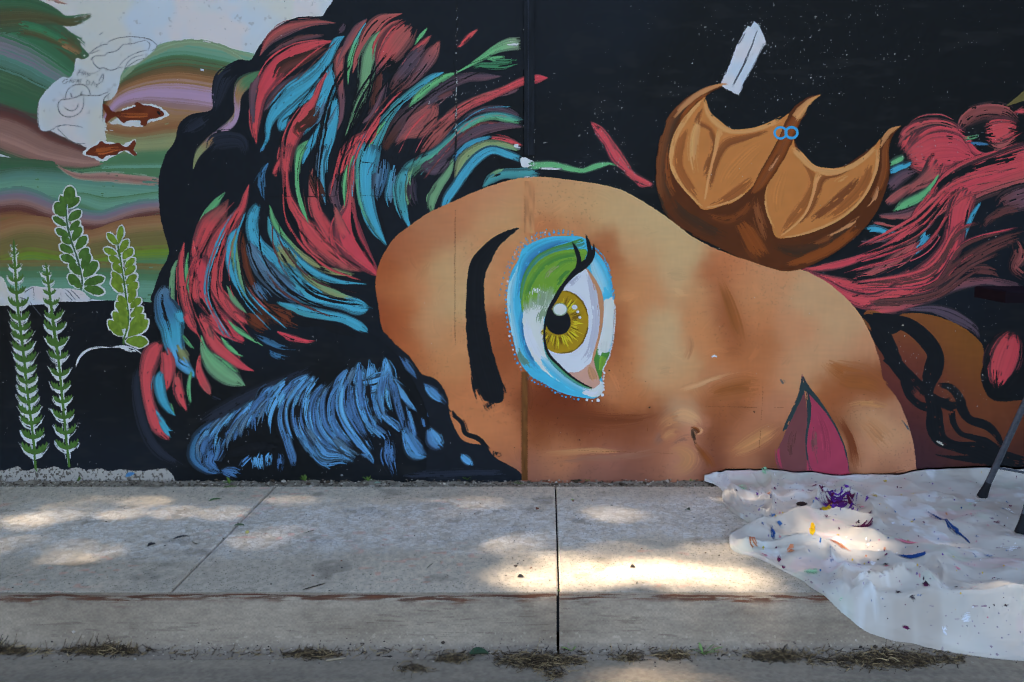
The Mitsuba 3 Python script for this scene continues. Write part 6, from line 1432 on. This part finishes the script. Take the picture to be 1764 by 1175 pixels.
for it in range(170):
    Pf[:, 2] -= .00002
    for a_, b_, L0, k in LK:
        d = Pf[b_] - Pf[a_]; L = np.linalg.norm(d, axis=1) + 1e-9; c = (k * (1 - L0 / L))[:, None] * d * .5
        Pf[a_] += c; Pf[b_] -= c
    Pf[:, :2] += .12 * (A0 - Pf[:, :2])
    Pf[:, 2] = np.maximum(Pf[:, 2], prof(Pf[:, 1]) + .005)
    Pf[:, 1] = np.minimum(Pf[:, 1], np.where(A0[:, 1] < -.012, -.012, A0[:, 1]))
from scipy.ndimage import gaussian_filter
DISP = Pf.reshape(NX, NY, 3) - np.dstack([Q0, zb])
DISP = np.dstack([gaussian_filter(DISP[..., k], 1.4) for k in range(3)])
def cloth_pos(xy):
    xy = np.asarray(xy, float); u = np.clip((xy[:, 0] - gx_[0]) / HG, 0, NX - 1.001); v = np.clip((xy[:, 1] - gy_[0]) / HG, 0, NY - 1.001)
    i, j = u.astype(int), v.astype(int); u, v = (u - i)[:, None], (v - j)[:, None]
    d = (DISP[i, j] * (1 - u) + DISP[i + 1, j] * u) * (1 - v) + (DISP[i, j + 1] * (1 - u) + DISP[i + 1, j + 1] * u) * v
    e = np.clip(shapely.distance(ring.exterior, shapely.points(xy)) / .05, 0, 1)[:, None]
    d = d * np.hstack([e, e, .35 + .65 * e]) * np.clip((2.75 - xy[:, :1]) / .3, 0, 1)
    p = np.column_stack([xy, cloth_base(xy)]) + d
    p[:, 2] = np.maximum(p[:, 2], prof(p[:, 1]) + .004)
    return p
def cloth_z(xy): return cloth_pos(xy)[:, 2]
x0, y0, x1, y1 = ring.bounds; gp = .0085
B = np.array(ring.exterior.segmentize(.008).coords)[:-1]
xx, yy = np.meshgrid(np.arange(x0, min(x1, 2.75), gp), np.arange(y0, y1, gp)); I = np.stack([xx.ravel(), yy.ravel()], 1)
xx, yy = np.meshgrid(np.arange(2.75, x1, .04), np.arange(y0, y1, .04)); I = np.vstack([I, np.stack([xx.ravel(), yy.ravel()], 1)])
inner = ring.buffer(-.006); I = I[shapely.contains_xy(inner, I[:, 0], I[:, 1])]
C2 = np.vstack([B, I]); f = Delaunay(C2).simplices; cc = C2[f].mean(1); f = f[shapely.contains_xy(ring, cc[:, 0], cc[:, 1])]
nB = len(B); top = cloth_pos(C2); skirt = np.column_stack([top[:nB, :2], prof(top[:nB, 1]) + .001])
i = np.arange(nB); j = (i + 1) % nB; s = len(C2)
F = np.vstack([f, np.stack([i, j, j + s], 1), np.stack([i, j + s, i + s], 1)])
def canvas(p, n, uv):
    c = mix(A(162, 162, 162), A(196, 195, 193), fbm(p.x * 3.5, p.y * 3.5, p.z * 6, 4))
    c = mix(c, A(160, 152, 146), 0.55 * smoothstep(.54, .74, fbm(p.x * 6, p.y * 6, 11.0, 4)))
    c = mix(c, A(214, 218, 226), 0.6 * smoothstep(.60, .72, fbm(p.x * 9, p.y * 5, 21.0, 4)))
    c = mix(c, A(196, 168, 178), 0.35 * smoothstep(.64, .76, fbm(p.x * 5, p.y * 8, 41.0, 3)))
    c = mix(c, A(168, 186, 176), 0.30 * smoothstep(.66, .78, fbm(p.x * 5, p.y * 7, 61.0, 3)))
    dot = smoothstep(.84, .88, noise(p.x * 90, p.y * 90, p.z * 90)) * smoothstep(.50, .66, fbm(p.x * 4, p.y * 4, 71.0, 2))
    return mix(c, mix(A(120, 50, 80), A(60, 90, 140), noise(p.x * 6, p.y * 6, 9.0)), .7 * dot)
scene['canvas'] = bump(matt(mikit.proc(canvas), .85, .15), lambda p, n, uv: dr.abs(noise(p.x * 18, p.y * 26, p.z * 20) - .5) * .010 + dr.abs(noise(p.x * 44, p.y * 60, p.z * 40) - .5) * .004)
cloth = thing('drop_cloth', 'crumpled off-white canvas drop cloth spattered with paint, spilling over the kerb', 'drop cloth')
add('canvas', mikit.ply((np.vstack([top, skirt]), F), 'canvas', smooth=True), cloth)
CP = dict(b=(26, 62, 124), u=(84, 42, 140), m=(84, 24, 66), y=(206, 164, 24), g=(132, 180, 150), r=(186, 112, 136), o=(184, 122, 92), w=(222, 228, 238), k=(44, 34, 44), c=(62, 100, 160), e=(168, 156, 60))
for k_, v_ in CP.items(): PAL['cloth_' + k_] = A(*v_)
def colours(spec):
    rows = [[PAL['cloth_' + c] for c in part.split('/')] for part in spec.split('>')]
    n = max(map(len, rows))
    def wide(r): return np.array([[np.interp(t, np.linspace(0, 1, len(r)), [c[i] for c in r]) if len(r) > 1 else r[0][i] for i in range(3)] for t in np.linspace(0, 1, n)])
    return np.array([wide(r) for r in rows])
nsp = 0
def splat(spec, pts, dry=.8, name='paint_smear', label=None):
    global nsp
    q = np.array(pts, float); q[:, :2] = DC(q); q[:, 2] /= 3.0514
    a, f, c = stroke(q, spec, dry, .16, .9, None, 1.2)
    xy = Gp(a)[:, :2]; nsp += 1
    v = cloth_pos(xy) + [0, 0, .0030 + .00006 * nsp]
    n = np.cross(v[f[:, 1]] - v[f[:, 0]], v[f[:, 2]] - v[f[:, 0]])[:, 2]
    add(name, mikit.ply((v, np.where((n < 0)[:, None], f[:, ::-1], f)), 'paint_dull', color=c), cloth, label)
splat('b', [(1188, 275, 10), (1215, 292, 18), (1250, 312, 20), (1300, 345, 14), (1330, 375, 20), (1390, 415, 28), (1420, 450, 26), (1452, 482, 14)], 1.0, label='long dark blue paint smear')
splat('m', [(1425, 490, 6), (1436, 496, 14), (1446, 494, 6)], .4)
splat('u/m/u', [(640, 225, 20), (680, 245, 50), (740, 250, 60), (800, 250, 60), (830, 290, 20)], 1.2, label='purple paint smear')
splat('u', [(600, 325, 8), (640, 320, 18), (690, 285, 20)], .8); splat('m', [(680, 262, 8), (720, 265, 18), (770, 270, 10)], .8)
splat('y', [(650, 285, 6), (680, 278, 14), (725, 268, 6)], .5); splat('k/u', [(730, 290, 8), (750, 310, 26), (765, 330, 10)], .9)
splat('m', [(770, 215, 6), (810, 240, 20), (820, 300, 14)], 1.3); splat('u', [(880, 272, 6), (900, 270, 14), (910, 268, 6)], .5)
splat('m', [(560, 170, 4), (640, 165, 10), (710, 178, 8)], 1.3); splat('r', [(730, 110, 3), (790, 106, 8), (840, 98, 4)], .9); splat('m', [(520, 185, 4), (600, 192, 8), (690, 176, 4)], 1.4)
splat('m', [(815, 372, 14), (850, 380, 30), (890, 378, 40), (940, 370, 24)], 1.2, label='maroon paint smear'); splat('u', [(815, 368, 8), (830, 366, 10)], .5); splat('m', [(890, 322, 6), (920, 326, 14)], .8)
splat('y', [(592, 395, 14), (606, 398, 34), (622, 400, 14)], .3, 'paint_spot', 'round yellow paint spot'); splat('y', [(732, 424, 10), (743, 425, 24), (755, 426, 10)], .3, 'paint_spot', 'smaller round yellow paint spot')
splat('e', [(885, 212, 6), (960, 232, 18), (1050, 252, 10)], 1.5); splat('e', [(975, 130, 6), (1000, 135, 14), (1018, 130, 5)], 1.2); splat('y', [(1065, 195, 5), (1075, 205, 14), (1080, 215, 5)], 1.2); splat('y', [(1132, 200, 5), (1138, 212, 16), (1142, 222, 5)], 1.2); splat('e', [(1120, 348, 4), (1140, 350, 8)], .6)
splat('b', [(390, 395, 10), (400, 420, 22), (408, 450, 8)], 1.0, label='short blue paint smear on the folded hem'); splat('c', [(385, 375, 8), (405, 355, 18), (420, 345, 8)], 1.2); splat('b', [(340, 405, 5), (350, 410, 10)], .8); splat('b', [(382, 215, 4), (386, 260, 8), (388, 300, 4)], 1.3)
splat('g', [(200, 175, 20), (240, 180, 40), (280, 205, 20)], 1.4); splat('g', [(560, 620, 14), (600, 618, 32), (660, 606, 14)], .9, label='mint green paint smear'); splat('g', [(330, 105, 10), (360, 115, 24), (390, 125, 8)], 1.4); splat('g', [(740, 780, 8), (760, 770, 20), (775, 762, 8)], 1.3)
splat('m', [(430, 520, 8), (434, 550, 18), (440, 575, 8)], .9); splat('m', [(445, 588, 6), (458, 592, 14), (468, 594, 6)], .6); splat('m', [(395, 490, 4), (420, 492, 8), (440, 490, 4)], 1.2); splat('o', [(260, 465, 14), (290, 485, 30), (330, 495, 14)], 1.3); splat('o', [(465, 515, 8), (500, 520, 20), (525, 530, 8)], 1.2); splat('r', [(330, 525, 8), (360, 530, 18), (390, 535, 6)], 1.2)
splat('o', [(650, 485, 6), (690, 492, 14), (740, 508, 8), (830, 535, 4)], 1.2); splat('r', [(1030, 440, 14), (1060, 455, 34), (1140, 462, 20), (1200, 470, 8)], 1.4, label='faint pink paint smear'); splat('r', [(980, 600, 8), (1000, 620, 24), (1015, 640, 8)], 1.3); splat('m', [(985, 568, 4), (1000, 566, 10)], .5); splat('r', [(1350, 625, 4), (1390, 632, 10)], .8)
splat('b', [(1060, 575, 4), (1120, 572, 14), (1200, 574, 6)], 1.5); splat('c', [(1510, 540, 14), (1540, 548, 34), (1575, 552, 14)], 1.5); splat('u', [(836, 582, 6), (850, 590, 16), (866, 600, 6)], .9)
splat('k', [(1030, 735, 8), (1060, 738, 24), (1090, 742, 8)], 1.6); splat('k/m', [(1180, 715, 8), (1200, 725, 24), (1228, 750, 8)], 1.1); splat('k', [(1112, 790, 10), (1130, 780, 36), (1160, 785, 26)], 1.6, label='black scribbled paint mark'); splat('k', [(1125, 765, 8), (1140, 800, 22), (1135, 818, 8)], 1.5); splat('k', [(1355, 712, 4), (1372, 714, 12)], .5); splat('k', [(1565, 696, 8), (1590, 692, 14), (1612, 694, 6)], 1.3)
splat('m', [(1555, 340, 5), (1580, 345, 12), (1608, 350, 5)], .8); splat('m', [(1075, 938, 8), (1100, 945, 18), (1128, 960, 8)], .7); splat('k', [(1550, 880, 6), (1562, 886, 14)], .5); splat('k', [(1600, 905, 8), (1620, 910, 22), (1640, 915, 8)], 1.6); splat('k', [(1000, 890, 4), (1006, 905, 8)], .6)
splat('w', [(1270, 250, 10), (1310, 235, 20), (1360, 222, 8)], 1.3); splat('w', [(1390, 235, 10), (1460, 240, 24), (1540, 250, 10)], 1.2); splat('w', [(1600, 260, 8), (1650, 290, 20), (1700, 320, 10)], 1.2); splat('w', [(1380, 945, 20), (1420, 935, 44), (1450, 930, 14)], 1.1); splat('w', [(1570, 485, 20), (1640, 495, 40), (1721, 500, 20)], 1.5); splat('w', [(1280, 960, 10), (1300, 975, 16), (1330, 1000, 8)], 1.2); splat('w', [(910, 600, 14), (925, 600, 30), (940, 602, 14)], .2, 'paint_spot')
splat('m', [(405, 180, 6), (418, 178, 12)], .5); splat('m', [(392, 205, 6), (402, 206, 16)], .6); splat('k', [(205, 205, 5), (215, 212, 12)], .6); splat('c', [(1620, 235, 5), (1650, 250, 14)], 1.3); splat('m', [(1455, 265, 4), (1470, 268, 10)], .5); splat('m', [(1640, 260, 4), (1655, 264, 8)], .5)
rg = np.random.default_rng(19)
for k in range(34):
    c = rg.normal((745, 262), (75, 34)); L = rg.uniform(20, 80); th = rg.normal(-.35, .5); e = np.array([math.cos(th), math.sin(th)]) * L / 2
    splat('um'[int(rg.random() < .45)], [(*(c - e), 2), (*(c + [rg.normal(0, 8), rg.normal(0, 8)]), rg.uniform(5, 12)), (*(c + e), 2)], 1.2)
for k in range(46):
    c = rg.uniform((300, 110), (1650, 900)); L = rg.uniform(10, 60); th = rg.normal(.2, .8); e = np.array([math.cos(th), math.sin(th) * .5]) * L / 2
    if ring.buffer(-.05).contains(shapely.Point(Gp(DC([c]))[0, :2])): splat('wwrgmucoek'[int(rg.integers(10))], [(*(c - e), 2), (*c, rg.uniform(4, 14)), (*(c + e), 2)], 1.4)
rg = np.random.default_rng(9); VV, FF, CC = [], [], []
for k in range(260):
    q = np.array([rg.uniform(260, 1720), rg.uniform(100, 1000)]); s = rg.uniform(1.2, 4.5)
    a = np.linspace(0, 6.28, 7)[:-1]; p = DC(q + s * np.stack([np.cos(a), np.sin(a)], 1) * rg.uniform(.5, 1.5, (6, 1)))
    xy = Gp(p)[:, :2]
    if not ring.buffer(-.02).contains(shapely.MultiPoint(xy)): continue
    n0 = 6 * len(VV); VV.append(cloth_pos(xy) + [0, 0, .0025]); FF.append(np.array([[0, i, i + 1] for i in range(1, 5)])[:, ::-1] + n0)
    CC.append(np.repeat(A(*CP['mkbuywrc'[rg.integers(8)]])[None] * 1.0, 6, 0))
add('paint_spatter', mikit.ply((np.vstack(VV), np.vstack(FF)), 'paint_dull', color=np.vstack(CC)), cloth, kind='stuff')
q_ = Gp(DC([(553, 256)]))[0]; rs = trimesh.creation.icosphere(2, 1.0); v = rs.vertices * [.026, .016, .010] * (1 + .5 * (meshkit.fbm(rs.vertices * 2.2, 3, 4) - .5))[:, None]; v[:, 2] *= np.where(v[:, 2] > 0, 1 - .5 * np.exp(-(v[:, 1] / .006) ** 2), 1)
v = np.column_stack([v[:, :2] + q_[:2], v[:, 2] + cloth_z(q_[None, :2])[0] + .008])
add('brown_husk', mikit.ply((v, rs.faces), 'paint_dull', smooth=True, color=np.repeat(A(52, 40, 38)[None], len(v), 0)), None, 'dark brown husk lying in the folds of the drop cloth', 'husk')

# ------------------------------------------------------------------ tripod stand at the right edge
def tube(pts, rad, sides=14, close=True):
    P = np.asarray(pts, float); t = np.gradient(P, axis=0); t /= np.linalg.norm(t, axis=1, keepdims=True)
    a = np.cross(t, [0.3, .9, .1]); a /= np.linalg.norm(a, axis=1, keepdims=True); b = np.cross(t, a); th = np.arange(sides) * 2 * np.pi / sides
    R = np.broadcast_to(rad, (len(P),))
    V = P[:, None] + R[:, None, None] * (np.cos(th)[None, :, None] * a[:, None] + np.sin(th)[None, :, None] * b[:, None])
    ii = np.arange(len(P) * sides).reshape(len(P), sides); jj = np.roll(ii, -1, 1)
    F = np.stack([ii[:-1], jj[:-1], jj[1:], ii[1:]], -1).reshape(-1, 4); F = np.vstack([F[:, [0, 1, 2]], F[:, [0, 2, 3]]]); V = V.reshape(-1, 3); n = len(V)
    V = np.vstack([V, P[:1], P[-1:]]); F = np.vstack([F, [[n, j, i] for i, j in zip(ii[0], jj[0])], [[n + 1, i, j] for i, j in zip(ii[-1], jj[-1])]])
    return trimesh.Trimesh(V, F, process=False)
scene['dark_metal'] = matt(mikit.proc(lambda p, n, uv: mix(mi.Color3f(.045, .05, .06), mi.Color3f(.09, .095, .11), fbm(p.x * 30, p.y * 30, p.z * 90, 3))), .38, .5)
scene['black_rubber'] = matt({'type': 'rgb', 'value': [.012, .012, .014]}, .75, .3)
scene['dark_board'] = matt(mikit.proc(lambda p, n, uv: mix(mi.Color3f(.008, .005, .008), mi.Color3f(.016, .008, .011), fbm(p.x * 9, p.y * 40, p.z * 60, 3))), .8, .1)
stand = thing('tripod_stand', 'dark grey metal tripod stand on black rubber feet, standing on the drop cloth', 'stand')
fa = Gp((1691, 858))[0]; fa[2] = cloth_z(fa[None, :2])[0]; fb = Gp((1757, 922))[0]; fb[2] = cloth_z(fb[None, :2])[0]
def at_depth(px, y):                         # a point over the walk at distance y from the wall
    r = _ray(np.array(px, float)); t = (y + CAM_D) / r[1]; return np.array([r[0] * t, y, CAM_H + r[2] * t])
mid = (fa + fb) / 2
apex = at_depth((1880, 445), mid[1]); apex[1] = mid[1]
fc = np.array([2 * apex[0] - mid[0] + .05, mid[1], .01])
feet = [fa, fb, fc]
for foot in feet:
    d = (apex - foot) / np.linalg.norm(apex - foot)
    leg = add('leg', mikit.ply(tube([foot + d * .05, foot + d * .3, foot + d * .6, apex - d * .02], .016), 'dark_metal', smooth=40), stand)
    add('rubber_foot', mikit.ply(tube([foot + d * .0 + [0, 0, .002], foot + d * .012, foot + d * .05, foot + d * .085, foot + d * .09], [.024, .025, .019, .0165, .014]), 'black_rubber', smooth=40), leg)
ctr0 = np.array([apex[0], apex[1], .16])
add('center_column', mikit.ply(tube([ctr0 - [0, 0, .04], ctr0, apex, apex + [0, 0, .2]], [.012, .014, .014, .014]), 'dark_metal', smooth=40), stand)
for foot in feet:
    d = apex - foot; p = foot + d * .135
    add('brace', mikit.ply(tube([p, (p + ctr0) / 2, ctr0], .006, 8), 'dark_metal', smooth=40), stand)
add('hub', mikit.ply(tube([apex - [0, 0, .05], apex - [0, 0, .04], apex + [0, 0, .03], apex + [0, 0, .04]], [.02, .036, .036, .02]), 'black_rubber', smooth=40), stand)
ta = at_depth((1732, 512), mid[1] - .10)
tw = 2 * (apex[0] - ta[0])
tr = hull_box(ta[0], ta[0] + tw, mid[1] - .10, mid[1] + .22, ta[2] - .026, ta[2] + .026, .006)
add('dark_tray', mikit.ply(tr, 'dark_board', smooth=20), None, 'dark wooden tray seen end-on at the right edge above the tripod', 'tray')
add('tray_support', mikit.ply(tube([apex + [0, 0, .19], np.array([apex[0], apex[1], ta[2] - .04]), np.array([apex[0], apex[1], ta[2] - .027])], [.014, .014, .05]), 'dark_metal', smooth=40), stand) if ta[2] - .05 > apex[2] + .2 else None

# ------------------------------------------------------------------ street trees behind the photographer: they shade the wall and let small suns through
scene['foliage'] = {'type': 'twosided', 'bsdf': matt({'type': 'mesh_attribute', 'name': 'vertex_color'}, .6, .3)}
scene['bark'] = matt(mikit.proc(lambda p, n, uv: mix(mi.Color3f(.06, .045, .035), mi.Color3f(.14, .11, .09), fbm(p.x * 8, p.y * 8, p.z * 2.5, 4))), .9)
GAPS = [  # openings in the crown, named by the sun patches they make on the pavement: x, y, half width, half depth, openness
 (1090, 985, 150, 17, 1), (960, 970, 70, 14, .9), (1000, 1005, 130, 12, .8), (1240, 1003, 110, 14, .9), (880, 945, 60, 10, .4), (930, 1008, 70, 10, .6),
 (75, 889, 62, 9, .38), (225, 997, 58, 10, .28), (15, 945, 40, 9, .22), (130, 948, 60, 10, .2), (110, 857, 40, 5, .12), (700, 906, 90, 9, .26), (480, 932, 70, 8, .2), (725, 851, 50, 5, .22), (830, 872, 60, 6, .22), (560, 1010, 90, 8, .16), (370, 975, 50, 8, .12),
 (1110, 1166, 110, 16, .8), (230, 1150, 90, 12, .14), (420, 1168, 60, 10, .2), (1280, 950, 70, 10, .7),
 (1390, 850, 60, 6, 0.62), (1340, 832, 24, 5, 0.62), (1300, 865, 30, 8, 0.55), (1430, 922, 110, 9, 0.70), (1520, 955, 80, 10, 0.77), (1400, 905, 70, 8, 0.62), (1560, 1000, 60, 10, 0.46), (1330, 985, 50, 9, 0.62), (1640, 1010, 60, 14, 0.31), (1720, 1125, 90, 12, 0.62), (1560, 1085, 80, 10, 0.39), (1450, 1010, 80, 12, 0.46), (350, 892, 70, 8, .2), (610, 958, 90, 9, .22), (790, 990, 70, 8, .25), (1120, 878, 80, 7, 0.28), (1185, 935, 60, 8, 0.42), (260, 925, 60, 7, .2), (180, 870, 50, 6, .12), (1560, 845, 30, 5, 0.24)]
gp_ = np.array([[*Gp((x, y))[0], ] for x, y, *_ in GAPS]); gr = np.array([[.07 + abs(Gp((x + rx, y))[0, 0] - Gp((x, y))[0, 0]), .09 + abs(Gp((x, y + ry))[0, 1] - Gp((x, y))[0, 1]), o] for x, y, rx, ry, o in GAPS])
def crown(name, parent, center, radius, n, seed, size=(.15, .26)):
    r = np.random.default_rng(seed)
    cl = r.normal(0, 1, (n // 40, 3)); cl /= np.linalg.norm(cl, axis=1, keepdims=True); cl = cl * r.uniform(.25, 1, (len(cl), 1)) ** .5 * radius + center
    P = (cl[r.integers(len(cl), size=n)] + r.normal(0, .32, (n, 3)) * [1, 1, .6])
    t = (P[:, 2]) / SUN[2]; g = P - SUN * t[:, None]
    s = np.full(n, .02)
    for (px, py, pz), (rx, ry, o) in zip(gp_, gr): s = np.maximum(s, o * np.exp(-(((g[:, 0] - px) / rx) ** 2 + ((g[:, 1] - py) / ry) ** 2) ** 1.3 * .8))
    s = np.clip(1 + np.log(np.maximum(s, 1e-3)) / 5.0, 0, 1)
    P = P[r.random(n) > s]; n = len(P)
    a = r.normal(0, 1, (n, 3)); a[:, 2] *= .6; a /= np.linalg.norm(a, axis=1, keepdims=True); b = np.cross(a, r.normal(0, 1, (n, 3)) * [.5, .5, 1.5]); b /= np.linalg.norm(b, axis=1, keepdims=True)
    L = r.uniform(*size, (n, 1)); w = L * .3
    V = np.stack([P - a * L / 2, P + b * w, P + a * L / 2, P - b * w], 1).reshape(-1, 3)
    F = (np.arange(n)[:, None] * 4 + np.array([0, 1, 2, 3])).reshape(-1, 4)
    col = np.repeat(np.array([.055, .095, .028]) * r.uniform(.6, 1.5, (n, 1)), 4, 0)
    add(name, mikit.ply((V, F), 'foliage', color=col), parent, kind='stuff')
def tree(x, y, h, label, seed, crowns):
    root = thing('street_tree', label, 'tree', 'street trees beside the road'); r = np.random.default_rng(seed)
    z = np.linspace(-.3, h, 9); pts = np.stack([x + .25 * np.sin(z * .6 + seed), y + .2 * np.cos(z * .5 + seed) - .2, z], 1)
    trunk = tube(pts, np.linspace(.24, .12, 9)); ms = [trunk]
    for c, rad, n in crowns:
        e = np.array(c); m = (pts[6] + e) / 2 + [0, 0, -.2]; ms.append(tube([pts[5], m, e], [.11, .08, .03], 8))
        for _ in range(5):
            q = e + r.normal(0, .5, 3) * np.array(rad); ms.append(tube([m, (m + q) / 2 + r.normal(0, .15, 3), q], [.05, .035, .012], 6))
    add('trunk', mikit.ply(trimesh.util.concatenate(ms), 'bark', smooth=50), root)
    for k, (c, rad, n) in enumerate(crowns): crown('crown', root, np.array(c), np.array(rad), n, seed * 10 + k)
tree(-6.2, -3.6, 5.6, 'broad leafy street tree shading the left part of the wall', 1, [((-5.6, -1.4, 7.6), (2.8, 2.4, 1.4), 17000), ((-3.4, -1.8, 8.0), (2.6, 2.6, 1.3), 18000), ((-4.2, -3.8, 7.2), (2.4, 1.8, 1.2), 9000)])
tree(2.6, -7.6, 6.2, 'leafy street tree leaning over the kerb and the drop cloth', 2, [((-1.4, -1.5, 8.0), (2.5, 2.5, 1.2), 17000), ((-.4, -3.4, 8.2), (2.4, 2.0, 1.2), 9000), ((1.4, -2.2, 8.4), (2.2, 2.2, 1.2), 9000)])
tree(-4.3, -3.2, 1.6, 'low bushy tree beside the left end of the mural', 3, [((-3.7, -3.0, 2.3), (1.2, 1.5, 1.8), 13000)])
tree(4.5, -3.2, 1.6, 'low bushy tree beyond the right end of the mural', 4, [((4.5, -3.0, 2.4), (1.2, 1.5, 1.8), 12000)])
